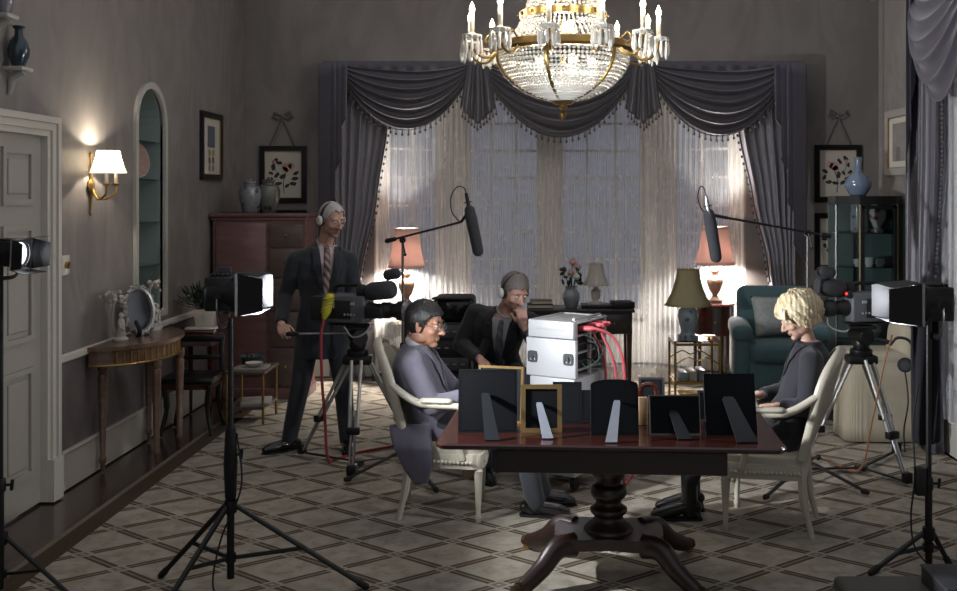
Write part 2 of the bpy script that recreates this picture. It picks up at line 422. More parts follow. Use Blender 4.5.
for w0, w1, t in ((-.006, AW, .03), (.03, AW - .02, .045), (AW - .04, AW, .06)):
    b.poly([(DY0 - w1, 0), (DY0 - w0, 0), (DY0 - w0, DZ + w0), (DY1 + w0, DZ + w0), (DY1 + w0, 0), (DY1 + w1, 0), (DY1 + w1, DZ + w1), (DY0 - w1, DZ + w1)], [], Matrix.Translation((WL + t, 0, 0)) @ RM, t + .1 if w0 < 0 else t)
b.box((WL + .035, DY1 + AW / 2, .13), (.07, AW + .01, .26)); struct(b.build('trim_5', M_white, smooth=False))

# ------------------------------------------------------------------ carpet
def carpet_mat():
    t = NT('diamond_carpet'); co = t.co(); sep = t.new('ShaderNodeSeparateXYZ'); t.link(co, sep.inputs[0])
    x, y = sep.outputs[0], sep.outputs[1]
    p = t.m_('DIVIDE', t.m_('ADD', x, .457), .554); q = t.m_('DIVIDE', t.m_('SUBTRACT', y, 5.08), .41)
    s_ = t.m_('ADD', p, q); d_ = t.m_('SUBTRACT', p, q)
    def dist(v):      # distance from the nearest line, in cells
        return t.m_('SUBTRACT', .5, t.m_('ABSOLUTE', t.m_('SUBTRACT', t.m_('FRACT', v), .5)))
    a, c = dist(s_), dist(d_)
    def band(u, v, wd):
        inb = t.m_('LESS_THAN', u, wd); mid = t.m_('GREATER_THAN', u, wd * .28); brk = t.m_('GREATER_THAN', v, .13)
        core = t.m_('MULTIPLY', inb, brk); edge = t.m_('MULTIPLY', core, t.m_('MULTIPLY_ADD', mid, .45, .5))
        return edge
    b1 = band(a, c, .075); b2 = band(c, a, .075)
    knot = t.m_('MULTIPLY', t.m_('LESS_THAN', a, .08), t.m_('LESS_THAN', c, .08))
    knot = t.m_('MULTIPLY', knot, t.m_('GREATER_THAN', t.m_('MAXIMUM', a, c), .03))
    n1 = t.noise(9, 4); n2 = t.noise(160, 2)
    fld = t.ramp(n1, [(.42, lin('#918a7e')), (.58, lin('#a39c8f'))])
    fld = t.mix(t.m_('MULTIPLY', n2, .35), fld, lin('#7a7266'))
    # a small leaf motif in each diamond
    mot = t.m_('ADD', t.m_('MULTIPLY', t.m_('SUBTRACT', .5, a), t.m_('SUBTRACT', .5, a)), t.m_('MULTIPLY', t.m_('SUBTRACT', .5, c), t.m_('SUBTRACT', .5, c)))
    ring = t.m_('MULTIPLY', t.m_('LESS_THAN', t.m_('ABSOLUTE', t.m_('SUBTRACT', mot, .045)), .02), t.m_('GREATER_THAN', t.noise(26, 3), .5))
    fld = t.mix(t.m_('MULTIPLY', ring, .35), fld, lin('#776d60'))
    dk = t.ramp(t.noise(120, 2), [(.35, lin('#3a2f26')), (.65, lin('#534436'))])
    col = t.mix(t.m_('MAXIMUM', t.m_('MAXIMUM', b1, b2), t.m_('MULTIPLY', knot, .6)), fld, dk)
    # woven border on the left edge: pale piping, then a dark stripe
    bd = t.m_('LESS_THAN', x, -2.50); col = t.mix(bd, col, dk)
    pp = t.m_('LESS_THAN', x, -2.625); col = t.mix(pp, col, lin('#6e675c'))
    t.link(col, t.b.inputs['Base Color']); t.b.inputs['Roughness'].default_value = .95; t.b.inputs['Specular IOR Level'].default_value = .1
    t.bump(n2, .4, .004); return t.m
b = MB(); b.box((.17, 6.4, -.006), (5.66, 7.6, .012)); rug = b.build('carpet', carpet_mat(), smooth=False)
tag(rug, 'large beige carpet woven with brown diamond lattice, covering most of the floor', 'carpet')

# ------------------------------------------------------------------ window dressing
def pleated(fn_edge, z0, z1, n, amp, y, sd, nv=40, nu=110):
    """drape hanging between edge curves fn_edge(z) -> (x0, x1)"""
    rnd = random.Random(sd); ph = [rnd.uniform(-.5, .5) for _ in range(6)]
    def f(u, v):
        z = z0 + (z1 - z0) * v; a, c = fn_edge(z)
        k = u * 2 * PI * n + ph[0] + .6 * math.sin(v * 3 + u * 5 + ph[1])
        s_ = min(1, (c - a) / .5)
        return V((a + (c - a) * u + .012 * math.sin(2 * k), y + amp * (math.sin(k) + .35 * math.sin(2.3 * k + ph[2] + v * 2)) * (.6 + .4 * s_), z))
    return MB().grid(f, nu, nv)
def lerp_tab(tab, z):
    tab = sorted(tab)
    for (z0, x0), (z1, x1) in zip(tab, tab[1:]):
        if z <= z1: k = max(0, (z - z0) / (z1 - z0)); k = k * k * (3 - 2 * k) * .4 + k * .6; return x0 + (x1 - x0) * k
    return tab[-1][1]
PD = 10.33
def zz(py, d=PD): return zat(py, d)
def xx(px, d=PD): return xat(px, d)
def bobbles(b, pts, step=.05, r=.011):
    acc = 0; prev = pts[0]
    for p in pts:
        acc += (p - prev).length; prev = p
        if acc >= step:
            acc = 0; b.tube([p, p - V((0, 0, .035))], [.004, .006], 5); b.lathe([(0, -.02), (r, -.012), (r * 1.1, .004), (0, .016)], p - V((0, 0, .05)), 6)
def drape(name, label, outer, inner, sd):
    tz = zz(72); top = xx(outer)
    ti = [(zz(y), xx(x)) for y, x in inner]; to = [(zz(y), xx(outer + e)) for y, e in ((72, 0), (270, 8 if outer < 500 else -8), (390, 4 if outer < 500 else -4))]
    ed = lambda z: (lerp_tab(to, z), lerp_tab(ti, z)) if outer < 500 else (lerp_tab(ti, z), lerp_tab(to, z))
    t = thing(name, label, 'curtain', (0, 0, 0), 0, 'satin drapes at the bay window')
    pleated(ed, tz, .02, 7, .045, PD + .0, sd).build('drape', M_curtain_lit, t, ang=180, thick=.006)
    b = MB(); pts = [V((lerp_tab(ti, z), PD - .05, z)) for z in [tz - (tz - 1.0) * k / 90 for k in range(91)]]
    b.tube(pts, .009, 6); acc = 0
    for a, c in zip(pts, pts[1:]):
        acc += (c - a).length
        if acc > .055: acc = 0; b.ball(c + V((.022 if outer < 500 else -.022, 0, -.01)), (.013, .013, .017), 6, 5)
    b.build('bobble_trim', M_fringe, t)
    b = MB(); zt = zz(300); a, c = ed(zt); b.tube([V((a + (c - a) * (k / 12) , PD - .06 - .04 * math.sin(PI * k / 12), zt + .03 * math.cos(PI * k / 12))) for k in range(13)], .03, 8, sq=(.4, 1.3)); b.build('tieback', M_curtain, t)
    return t
drape('curtain', 'grey satin drape tied back at the left side of the bay window', 326, [(72, 398), (125, 388), (200, 377), (270, 362), (300, 357), (390, 366)], 1)
drape('curtain', 'grey satin drape tied back at the right side of the bay window', 803, [(72, 728), (125, 737), (200, 752), (260, 766), (300, 771), (390, 762)], 2)
for i, (u0, u1, lab) in enumerate(((0, .27, 'white net curtain behind the pink lamp nearest the standing man'), (.26, .52, 'white net curtain behind the man with his hand at his chin'), (.51, .77, 'white net curtain over the middle right of the bay window'), (.76, 1, 'white net curtain behind the cream lampshade and the right pink lamp'))):
    rnd = random.Random(40 + i); a1, a2, a3 = [rnd.uniform(0, 6) for _ in range(3)]
    def nf(u, v, u0=u0, u1=u1):
        g = u0 + (u1 - u0) * u; x = OX0 + .04 + (OX1 - OX0 - .08) * g
        k = u * 2 * PI * 17 + a1 + .5 * math.sin(u * 9 + a2)
        y = YB + .06 + .42 * math.sin(PI * g) ** .7 + (.022 * math.sin(k) + .012 * math.sin(2.7 * k + a3)) * (.5 + .5 * v)
        return V((x + .006 * math.sin(k * 2), y, OZ - .03 - (OZ - .05) * v))
    o = MB().grid(nf, 150, 10).build('net_curtain', M_net, None, ang=180)
    tag(o, lab, 'curtain', 'net curtains in the bay window')
# swagged pelmet: board, three swags, two jabots, two cascades, fringe
pel = thing('window_pelmet', 'grey satin swagged pelmet with bobble fringe across the top of the bay', 'pelmet')
b = MB(); b.box(((xx(326) + xx(800)) / 2, PD - .02, zz(66)), (xx(800) - xx(326), .24, .05), bev=.01); b.build('pelmet_board', M_curtain, pel)
b = MB(); b.grid(lambda u, v: V((xx(326) + (xx(800) - xx(326)) * u, PD - .15 + .008 * math.sin(u * 190), zz(63) - .2 * v)), 220, 3); b.build('heading', M_curtain, pel, ang=180, thick=.006)
def swag(x0, x1, bot, nm='swag'):
    X0, X1, Z0, ZB = xx(x0), xx(x1), zz(66), zz(bot)
    def f(u, v):
        # v: 0 at the top edge .. 1 at the hem; every fold is a catenary of its own
        sag = 1 - (2 * u - 1) ** 2; sag = sag ** .8
        top_d = .06; depth = top_d + (Z0 - ZB - top_d) * v
        gather = .42 * (1 - sag)          # ends gather up towards the board
        z = Z0 - depth * (sag * (1 - gather * .2)) - .10 * v * (1 - sag) - .012 * v
        k = v * 2 * PI * 6.5 + .7 * math.sin(u * 6)
        y = PD - .17 - .14 * math.sin(PI * min(1, v * 1.1)) * sag - .028 * math.sin(k) * (.3 + .7 * sag)
        return V((X0 + (X1 - X0) * u, y, z - .016 * math.cos(k) * sag))
    MB().grid(f, 48, 64).build(nm, M_curtain, pel, ang=180, thick=.006)
    b = MB(); pts = [f(k / 120, 1.0) for k in range(121)]; b.tube(pts, .010, 6); bobbles(b, pts, .055); b.build('bobble_fringe', M_fringe, pel)
swag(345, 470, 131); swag(488, 632, 138); swag(650, 782, 137)
def jabot(xc, wd, bot):
    X, W_ = xx(xc), wd * PD / F
    def f(u, v):
        z1 = zz(bot) + .16 * abs(2 * u - 1) ** 1.0; k = u * 2 * PI * 3
        flare = .55 + .45 * v
        return V((X + (u - .5) * W_ * flare + .01 * math.sin(2 * k), PD - .24 + .035 * math.cos(k) * (.5 + .5 * v), zz(66) + (z1 - zz(66)) * v))
    MB().grid(f, 48, 16).build('jabot', M_curtain, pel, ang=180, thick=.006)
    b = MB(); pts = [f(k / 60, 1) for k in range(61)]; bobbles(b, pts, .05); b.build('bobble_fringe', M_fringe, pel)
jabot(479, 36, 126); jabot(641, 36, 126)
def cascade(xo, xi, yo, yi, nm):
    n = 7
    def f(u, v):
        # zigzag folds: u runs from the outer (long) to the inner (short) edge
        k = u * n; i = int(k); fr = k - i; tri = fr if i % 2 == 0 else 1 - fr
        x = xx(xo + (xi - xo) * (u * .62 + .38 * tri)); y = PD - .22 - .10 * tri * (.5 + .5 * v)
        zb = zz(yo + (yi - yo) * (i + fr) / n)
        return V((x, y, zz(66) + (zb - zz(66)) * v))
    MB().grid(f, 50, 14).build('cascade', M_lining, pel, ang=60, thick=.006)
    b = MB(); b.tube([f(k / 60, 1) for k in range(61)], .009, 6); b.build('cascade_braid', M_fringe, pel)
cascade(323, 352, 262, 120, 'l'); cascade(801, 768, 262, 120, 'r')

# right-hand window: swag, drape and floor-length net on the side wall
t = thing('curtain', 'mauve grey drape with swagged top hanging on the right wall', 'curtain')
def rd(u, v):
    z = 3.4 - 3.38 * v; w0 = lerp_tab([(0, .56), (1.3, .48), (2.2, .56), (3.4, .6)], z)
    y = 7.80 - w0 * u; k = u * 2 * PI * 6 + .5 * math.sin(v * 4)
    return V((WR - .13 + .04 * math.sin(k) + .02 * math.sin(2.3 * k), y + .01 * math.sin(2 * k), z))
MB().grid(rd, 110, 40).build('drape', M_curtain, t, ang=180, thick=.006)
b = MB()
for k in range(1, 90): b.ball(rd(1, .06 + .9 * k / 90) + V((0, -.02, 0)), (.013, .013, .017), 6, 5)
b.build('bobble_trim', M_fringe, t)
def rs(u, v):
    sag = (1 - (2 * u - 1) ** 2) ** .8; k = v * 2 * PI * 5
    return V((WR - .22 - .12 * math.sin(PI * v) * sag - .02 * math.sin(k), 7.52 - 1.0 * u, 3.42 - (.1 + .75 * v) * sag - .18 * v * (1 - sag) - .014 * math.cos(k)))
MB().grid(rs, 40, 50).build('swag', M_curtain, t, ang=180, thick=.006)
def rc(u, v):
    k = u * 4; i = int(k); fr = k - i; tri = fr if i % 2 == 0 else 1 - fr
    zb = 2.0 + .75 * u
    return V((WR - .2 - .05 * tri, 7.68 - .24 * (u * .7 + .3 * tri), 3.42 + (zb - 3.42) * v))
MB().grid(rc, 40, 12).build('cascade', M_lining, t, ang=60, thick=.006)
def rn(u, v):
    k = u * 2 * PI * 20
    return V((WR - .06 + .018 * math.sin(k) + .01 * math.sin(2.7 * k), 7.5 - 2.2 * u, 3.3 - 3.04 * v))
o = MB().grid(rn, 160, 8).build('net_curtain', M_net, None, ang=180); tag(o, 'floor-length white net curtain at the right-hand wall window', 'curtain')
# ------------------------------------------------------------------ pictures on the walls
def framed(name, label, M, w_, h_, fr, art, frame_mat, group=None, bow=None, cat='picture'):
    """picture in local (x right, y up, z out of the wall) moved by M"""
    t = thing(name, label, cat, M.translation, 0, group); R = M.to_3x3().to_4x4(); t.matrix_world = M
    b = MB(); b.poly(rect(-w_ / 2, -h_ / 2, w_ / 2, h_ / 2), [rect(-w_ / 2 + fr, -h_ / 2 + fr, w_ / 2 - fr, h_ / 2 - fr)], Matrix(), .03); b.build('frame', frame_mat, t, smooth=False)
    b = MB(); b.box((0, 0, .006), (w_ - fr * 1.6, h_ - fr * 1.6, .008)); b.build('mount', M_mount, t, smooth=False)
    g = fr + .006; b = MB(); b.poly(rect(-w_ / 2 + g - .006, -h_ / 2 + g - .006, w_ / 2 - g + .006, h_ / 2 - g + .006), [rect(-w_ / 2 + g, -h_ / 2 + g, w_ / 2 - g, h_ / 2 - g)], Matrix(), .022); b.build('slip', M_gilt, t, smooth=False)
    art(t)
    if bow:
        r_ = MB(); top = h_ / 2 + bow
        for s in (-1, 1):
            r_.tube([(s * .01, top - .03, .012), (s * w_ * .26, h_ / 2, .012)], .012, 8, sq=(1.6, .5))
            r_.tube([(s * .02, top + .02, .015), (s * .08, top + .05, .03), (s * .10, top + .01, .03), (s * .05, top - .02, .02), (0, top, .015)], .016, 8, sq=(1.3, .6))
        r_.ball((0, top, .025), (.026, .022, .02), 10, 8); r_.build('hanging_ribbon', M_ribbon, t)
    return t
M_ribbon = mat('grey_ribbon', '#5d5a58', .6, var=.1)
M_leaf = mat('ink_leaf', '#2c2b29', .8, var=.3, scale=30)
M_bloom = mat('pink_bloom', '#b58d84', .8, var=.2, scale=40)
def blob(b, x, y, r, rnd, z=.011, n=14, asp=1, rot=0):
    pts = []
    for k in range(n):
        a = 2 * PI * k / n; q = r * rnd.uniform(.8, 1.15); px, py = q * math.cos(a), q * asp * math.sin(a)
        pts.append((x + px * math.cos(rot) - py * math.sin(rot), y + px * math.sin(rot) + py * math.cos(rot)))
    b.poly(pts, [], Matrix.Translation((0, 0, z)), .0015)
def botanical(sd, flip=1):
    def art(t):
        rnd = random.Random(sd); s = MB(); s.tube([(flip * .01, -.2, .012), (flip * .0, -.08, .012), (flip * .03, .02, .012), (flip * .05, .09, .012)], .004, 6, sq=(1, .4))
        s.tube([(flip * .01, -.04, .012), (flip * -.08, .04, .012), (flip * -.09, .12, .012)], .003, 6, sq=(1, .4)); s.build('flower_stem', M_leaf, t)
        for x, y in ((-.11, -.06), (-.05, -.10), (.03, -.11), (.10, -.09), (.13, -.05), (-.13, .02), (-.1, .08), (-.03, .13), (-.08, .15), (.14, .02), (.0, -.02), (-.06, .0)):
            b = MB(); blob(b, flip * (x + rnd.uniform(-.012, .012)), y + rnd.uniform(-.01, .01), rnd.uniform(.026, .04), rnd, asp=.55, rot=rnd.uniform(0, PI)); b.build('painted_leaf', M_leaf, t, smooth=False)
        for x, y, r in ((.04, .075, .05), (.085, .09, .035), (.02, .05, .035), (-.09, .13, .018)):
            b = MB(); blob(b, flip * x, y, r, rnd, z=.0125); b.build('painted_bloom', M_bloom, t, smooth=False)
    return art
def wallM(x, y, z, side):
    if side == 'back': return Matrix(((1, 0, 0, x), (0, 0, -1, y), (0, 1, 0, z), (0, 0, 0, 1)))
    if side == 'left': return Matrix(((0, 0, 1, x), (1, 0, 0, y), (0, 1, 0, z), (0, 0, 0, 1)))
    return Matrix(((0, 0, -1, x), (-1, 0, 0, y), (0, 1, 0, z), (0, 0, 0, 1)))
pd = YB
def pic_back(x0, y0, x1, y1, **k):
    return framed('picture', M=wallM(xat((x0 + x1) / 2, pd), pd, zat((y0 + y1) / 2, pd), 'back'), w_=(x1 - x0) * pd / F, h_=(y1 - y0) * pd / F, fr=.052, frame_mat=M_black, **k)
pic_back(260, 146, 307, 203, label='black-framed rose print hung by a ribbon bow above the two ginger jars', art=botanical(3), bow=.3)
pic_back(814, 145, 861, 202, label='black-framed rose print hung by a ribbon bow above the glass cabinet', art=botanical(5, -1), bow=.3)
pic_back(260, 210, 307, 267, label='black-framed print mostly hidden behind the red mahogany cabinet', art=botanical(7))
pic_back(814, 213, 861, 270, label='black-framed print half hidden behind the glass cabinet, under the rose print', art=botanical(9, -1))
def stamps(t):
    rnd = random.Random(2)
    b = MB(); b.box((0, .09, .0115), (.2, .2, .003)); b.build('painted_scene', mat('painted_scene', '#54565f', .8, var=.4, scale=14), t, smooth=False)
    for k, c in enumerate(('#8c7a4a', '#6d5a50', '#7d7a76')):
        for s in (-1, 1):
            b = MB(); blob(b, s * .05, -.06 - .07 * k, .035, rnd); b.build('painted_blot', mat('blot_%d%d' % (k, s), c, .8, var=.3, scale=30), t, smooth=False)
framed('picture', 'small black-framed picture on the left wall past the alcove', wallM(WL, 9.36, zat(146.5, 9.36), 'left'), .60, .63, .05, stamps, M_black)
M_palewood = mat('pale_frame', '#8f8a84', .5, var=.1)
def faint(t):
    b = MB(); b.box((0, .0, .0115), (.3, .32, .003)); b.build('painted_scene', mat('faint_scene', '#77716e', .8, var=.35, scale=10), t, smooth=False)
    b = MB(); b.box((-.02, -.1, .013), (.1, .12, .003)); b.build('painted_figure', mat('faint_figure', '#5d5958', .8, var=.3, scale=20), t, smooth=False)
framed('picture', 'pale-framed faded picture on the right wall beside the drape', wallM(WR, 8.37, zat(142, 8.37), 'right'), .60, .55, .06, faint, M_palewood)

# ------------------------------------------------------------------ left wall: sconce, brackets, niche plate, switch
SY = 6.83
sc = thing('wall_sconce', 'brass wall sconce with a small lit cream shade on the left wall', 'wall light', (WL, SY, zat(186, SY)))
b = MB(); b.lathe([(0, 0), (.045, .004), (.05, .015), (.03, .025), (0, .03)], (0, 0, .0), 20, (1, 0, 0), sy=1); b.tube([(.01, 0, .2), (.012, 0, .1), (.014, 0, 0), (.012, 0, -.12), (.008, 0, -.18)], [.004, .008, .014, .008, .003], 10)
b.ball((.01, 0, .21), (.01, .014, .022)); b.ball((.01, 0, -.19), (.008, .008, .014)); b.build('backplate', M_gilt, sc)
for s in (-1, 1):
    b = MB(); b.tube(curve_pts([(.02, 0, -.02), (.07, s * .03, -.09), (.14, s * .07, -.06), (.15, s * .075, .0)], 6), .008, 8); b.lathe([(.006, -.0), (.03, .012), (.032, .018), (.01, .02)], (.15, s * .075, 0), 14); b.build('arm', M_gilt, sc)
    b = MB(); b.lathe([(.0, 0), (.011, 0), (.011, .07), (0, .072)], (.15, s * .075, .02), 12); b.build('candle_tube', M_mount, sc)
b = MB(); n = 28
def shp(u, v):
    a = PI * 2 * u; r = .085 + .05 * (1 - v) ** 1.6; return V((.13 + r * .8 * math.cos(a) * (1 + .03 * math.cos(16 * a)), r * 1.15 * math.sin(a) * (1 + .03 * math.cos(16 * a)), .09 + .15 * v))
b.grid(shp, 96, 8, wrap=True); b.build('lamp_shade', shade_mat('cream_shade', '#ece6d8', .62), sc, ang=180, thick=.0)
b = MB(); b.ball((.13, 0, .16), (.022, .022, .03)); b.build('bulb', emitter('sconce_bulb', '#ffd9a0', 12), sc)
lamp('sconce_light', 'POINT', (.125, 0, .19), 11, (1, .88, .70), .015, sc)
def bracket(y, ztop, lab):
    t = thing('wall_bracket', lab, 'bracket shelf', (WL, y, ztop))
    b = MB(); b.box((.06, 0, -.012), (.12, .13, .024), bev=.008); b.build('shelf_board', M_reveal, t)
    b = MB(); b.tube(curve_pts([(.008, 0, -.16), (.02, 0, -.12), (.03, 0, -.07), (.07, 0, -.035), (.085, 0, -.022)], 6), [.007 + .0006 * k for k in range(25)], 10, sq=(1, 1.6)); b.build('scroll', M_reveal, t); return t
by = 5.77; bz = zat(67, by); bracket(by, bz, 'small wall bracket shelf carrying the blue vase, above the door')
M_bluevase = mat('blue_glaze', '#1d2f38', .2, var=.5, scale=18, coat=.5)
v = tag(MB().lathe([(0, 0), (.032, 0), (.036, .012), (.056, .06), (.06, .10), (.045, .15), (.024, .18), (.021, .215), (.036, .232), (.033, .236), (.015, .23)], (WL + .065, by, bz), 28).build('vase', M_bluevase), 'dark blue glazed vase on the wall bracket above the door', 'vase')
by2, bz2 = 5.61, zat(14, 5.61); bracket(by2, bz2, 'upper wall bracket shelf at the top corner above the door')
tag(MB().lathe([(0, 0), (.035, 0), (.04, .02), (.055, .08), (.045, .15), (.03, .2), (.04, .22), (.01, .215)], (WL + .065, by2, bz2), 24).build('vase', mat('grey_glaze', '#6d6a70', .3, var=.3, scale=20)), 'pale vase on the upper wall bracket, cut by the top edge', 'vase')
# plate stood in the niche and small ornament
py_ = 7.74; t = thing('display_plate', 'white painted plate propped upright on the niche shelf', 'plate', (WL - .12, py_ + .06, 2.026))
M_plate = mat('white_china', '#bdb9b2', .2, var=.06, coat=.4); M_platerim = mat('patterned_china', '#8c6f66', .25, var=.35, scale=40)
pm = V((.9, -.38, .25)); 
b = MB(); b.lathe([(0, .0), (.07, .0), (.11, .016), (.155, .02), (.155, .026), (.11, .022), (.07, .006), (0, .006)], (0.02, 0, .155), 40, pm); b.build('plate_dish', M_plate, t)
b = MB(); b.lathe([(.132, .0245), (.152, .0265), (.152, .0278), (.132, .026)], (0.02, 0, .155), 40, pm); b.lathe([(0, .0065), (.035, .0065), (.035, .009), (0, .009)], (0.02, 0, .155), 20, pm); b.build('painted_rim', M_platerim, t)
tag(MB().lathe([(0, 0), (.03, 0), (.035, .02), (.02, .05), (.03, .1), (.01, .14), (0, .14)], (WL - .11, 7.8, 1.686), 16).build('ornament', M_plate), 'little white china ornament on the niche shelf below the plate', 'ornament')
t = thing('light_switch', 'white switch plate with brass knob on the wall beside the door frame', 'switch', (WL, 6.47, 1.445))
b = MB(); b.box((.005, 0, 0), (.01, .11, .13), bev=.004); b.build('switch_plate', M_plate, t); MB().lathe([(0, 0), (.022, 0), (.024, .02), (0, .028)], (.01, 0, 0), 16, (1, 0, 0)).build('switch_knob', M_brass, t)

# ------------------------------------------------------------------ demi-lune console with ornaments
M_pinkwood = wood('satinwood', '#5a4335', '#795c4b', .28, 3, .4)
CY, CR, CZ = 7.29, .46, .87
con = thing('console_table', 'half-moon satinwood console table against the left wall', 'table', (WL + .025, CY, 0))
def dshape(r, d, n=28): return [(0, r)] + [(d * math.cos(a), r * math.sin(a)) for a in [PI / 2 - PI * k / n for k in range(1, n)]] + [(0, -r)]
b = MB(); b.poly(dshape(.56, .42), [], Matrix.Translation((0, 0, CZ - .025)), .025); b.build('table_top', M_pinkwood, con, ang=30)
b = MB(); b.poly(dshape(.53, .39), [], Matrix.Translation((0, 0, CZ - .135)), .11); b.build('apron', M_pinkwood, con, ang=30)
b = MB()
for k in range(12, 25):
    a = PI / 2 - PI * k / 28 - .0; b.lathe([(0, -.04), (.009, -.04), (.009, .04), (0, .04)], (.392 * math.cos(a), .532 * math.sin(a), CZ - .08), 8)
b.tube([(.395 * math.cos(a), .535 * math.sin(a), CZ - .13) for a in [PI / 2 - PI * k / 28 for k in range(0, 29)]], .008, 6); b.build('gilt_fluting', M_gilt, con)
legp = [(.0, 0), (.012, 0), (.016, .02), (.016, .05), (.024, .06), (.024, .09), (.018, .1), (.032, .62), (.032, .66), (.024, .67), (.036, .7), (.036, .745), (0, .745)]
for x, y in ((.04, -.40), (.04, .42), (.335, -.2), (.335, .26)):
    MB().lathe(legp, (x, y, 0), 12).build('leg', M_pinkwood, con)
M_biscuit = mat('white_biscuit', '#a8a29a', .5, var=.15, scale=40)
def figurine(x, y, lab, sd, h=.28, candle=True):
    rnd = random.Random(sd); t = thing('figurine_candlestick', lab, 'candlestick', (WL + x, y, CZ), 0, None)
    b = MB(); b.lathe([(0, 0), (.05, 0), (.055, .015), (.04, .03), (.03, .04), (0, .04)], (0, 0, 0), 14); b.limb([(0, 0, .04), (.005, .004, .09), (0, .01, .14)], [.036, .026, .024]); b.ball((0, .012, .178), (.019, .018, .023))
    b.limb([(.0, .03, .13), (.02, .055, .1), (.03, .05, .15)], [.011, .009, .008], 8); b.limb([(.0, -.02, .13), (.02, -.045, .1), (.04, -.03, .08)], [.011, .009, .008], 8); b.build('figure', M_biscuit, t)
    if candle:
        b = MB(); b.tube(curve_pts([(-.03, 0, .03), (-.05, -.02, .15), (-.03, -.03, h)], 6), .006, 6)
        for k in range(14): b.ball((-.03 + rnd.uniform(-.05, .05), -.02 + rnd.uniform(-.06, .06), h + rnd.uniform(-.05, .05)), rnd.uniform(.012, .02), 8, 6)
        b.build('flower_cluster', M_biscuit, t)
    return t
figurine(.12, 7.05, 'white china figurine candlestick on the console, nearest the door', 1, .30)
figurine(.14, 7.66, 'white china figurine candlestick on the console, beside the niche trim', 2, .34)
figurine(.16, 7.55, 'small white china figure on the console in front of the far candlestick', 4, .2, False)
t = thing('oval_mirror', 'small oval silver-framed mirror standing on the console between the figurines', 'mirror', (WL + .14, 7.33, CZ))
om = Matrix.Translation((0, 0, .185)) @ Euler((0, math.radians(80), math.radians(-35))).to_matrix().to_4x4()
b = MB(); b.tube([om @ V((.165 * math.cos(a), .115 * math.sin(a), 0)) for a in [2 * PI * k / 40 for k in range(40)]], .022, 8, closed=True)
for k in range(18): a = 2 * PI * k / 18; b.ball(om @ V((.18 * math.cos(a), .13 * math.sin(a), .01)), .016, 8, 6)
b.build('frame', mat('tarnished_silver', '#8a8988', .35, .6, var=.3, scale=40), t)
b = MB(); b.ring_loft([[om @ V((.16 * math.cos(a), .11 * math.sin(a), z)) for a in [2 * PI * k / 40 for k in range(40)]] for z in (-.005, .005)]); b.build('mirror_glass', mat('mirror_glass', '#777a7c', .08, .9, var=.04), t)
for s in (-1, 1): MB().tube(curve_pts([(.02, s * .07, 0), (.045, s * .1, .05), (.01, s * .09, .12)], 6), [.016] * 12 + [.01], 8).build('foot', M_blackmetal, t)
tag(MB().limb([(WL + .2, 7.66, CZ + .012), (WL + .22, 7.76, CZ + .02), (WL + .25, 7.84, CZ + .01)], [.01, .018, .008], 10, sq=(1.6, .6)).build('letter_opener', M_blackmetal), 'dark small object lying at the far end of the console top', 'ornament')

# ------------------------------------------------------------------ mahogany cabinet with ginger jars
cd = 9.32; cx0, cx1 = xat(213, cd), xat(305, cd); cz1 = zat(213, cd)
cab = thing('tall_cabinet', 'tall red mahogany cabinet in the back left corner under the ginger jars', 'cabinet', ((cx0 + cx1) / 2, cd, 0))
W_ = cx1 - cx0
b = MB(); b.box((0, .21, cz1 / 2 + .03), (W_, .42, cz1 - .06)); b.build('body', M_redwood, cab, smooth=False)
b = MB(); b.box((0, .2, cz1 - .02), (W_ + .06, .48, .04), bev=.012); b.box((0, .205, cz1 - .055), (W_ + .03, .45, .03), bev=.01); b.build('cornice', M_redwood, cab)
b = MB(); b.box((0, .2, .05), (W_ + .03, .45, .1), bev=.01); b.build('plinth', M_redwood, cab)
xs = -W_ / 2 + W_ * .60
b = MB(); b.box(((-W_ / 2 + xs) / 2 + .01, -.012, cz1 * .55 - .02), (xs + W_ / 2 - .05, .024, cz1 * .82), bev=.006); dd = b.build('door', M_redwood, cab)
MB().lathe([(0, 0), (.012, 0), (.008, .012), (.015, .02), (0, .026)], (xs - .06, -.022, 1.0), 12, (0, -1, 0)).build('door_knob', M_brass, dd)
z = .12
M_redwood2 = wood('faded_mahogany', '#4d413d', '#64554f', .35, 2, .2)
for k, h in enumerate((.36, .34, .31, .28, .22)):
    b = MB(); b.box(((xs + W_ / 2) / 2, -.012, z + h / 2), (W_ / 2 - xs - .04, .024, h - .015), bev=.005); q = b.build('drawer', M_redwood2, cab)
    MB().lathe([(0, 0), (.01, 0), (.007, .01), (.013, .018), (0, .024)], ((xs + W_ / 2) / 2, -.022, z + h / 2), 12, (0, -1, 0)).build('drawer_knob', M_brass, q); z += h
def jarmat(n, c, c2):
    t = NT(n); v = t.new('ShaderNodeTexVoronoi'); v.inputs['Scale'].default_value = 16; t.link(t.co(), v.inputs['Vector'])
    f = t.m_('ADD', t.m_('MULTIPLY', v.outputs['Distance'], .9), t.m_('MULTIPLY', t.noise(22, 4), .7))
    t.link(t.ramp(f, [(.5, lin(c2)), (.72, lin(c))]), t.b.inputs['Base Color']); t.b.inputs['Roughness'].default_value = .12; t.b.inputs['Coat Weight'].default_value = .5; return t.m
M_jar = jarmat('blue_white_china', '#73757a', '#343b44')
jp = [(0, 0), (.075, 0), (.085, .02), (.115, .14), (.125, .22), (.105, .28), (.06, .3), (.055, .32), (.07, .325), (.07, .345), (.03, .355), (.012, .36), (.014, .375), (0, .38)]
def lat(name, prof, m, loc, lab, cat, seg=32, group=None, s=1): return tag(MB().lathe([(r * s, z * s) for r, z in prof], loc, seg).build(name, m), lab, cat, group)
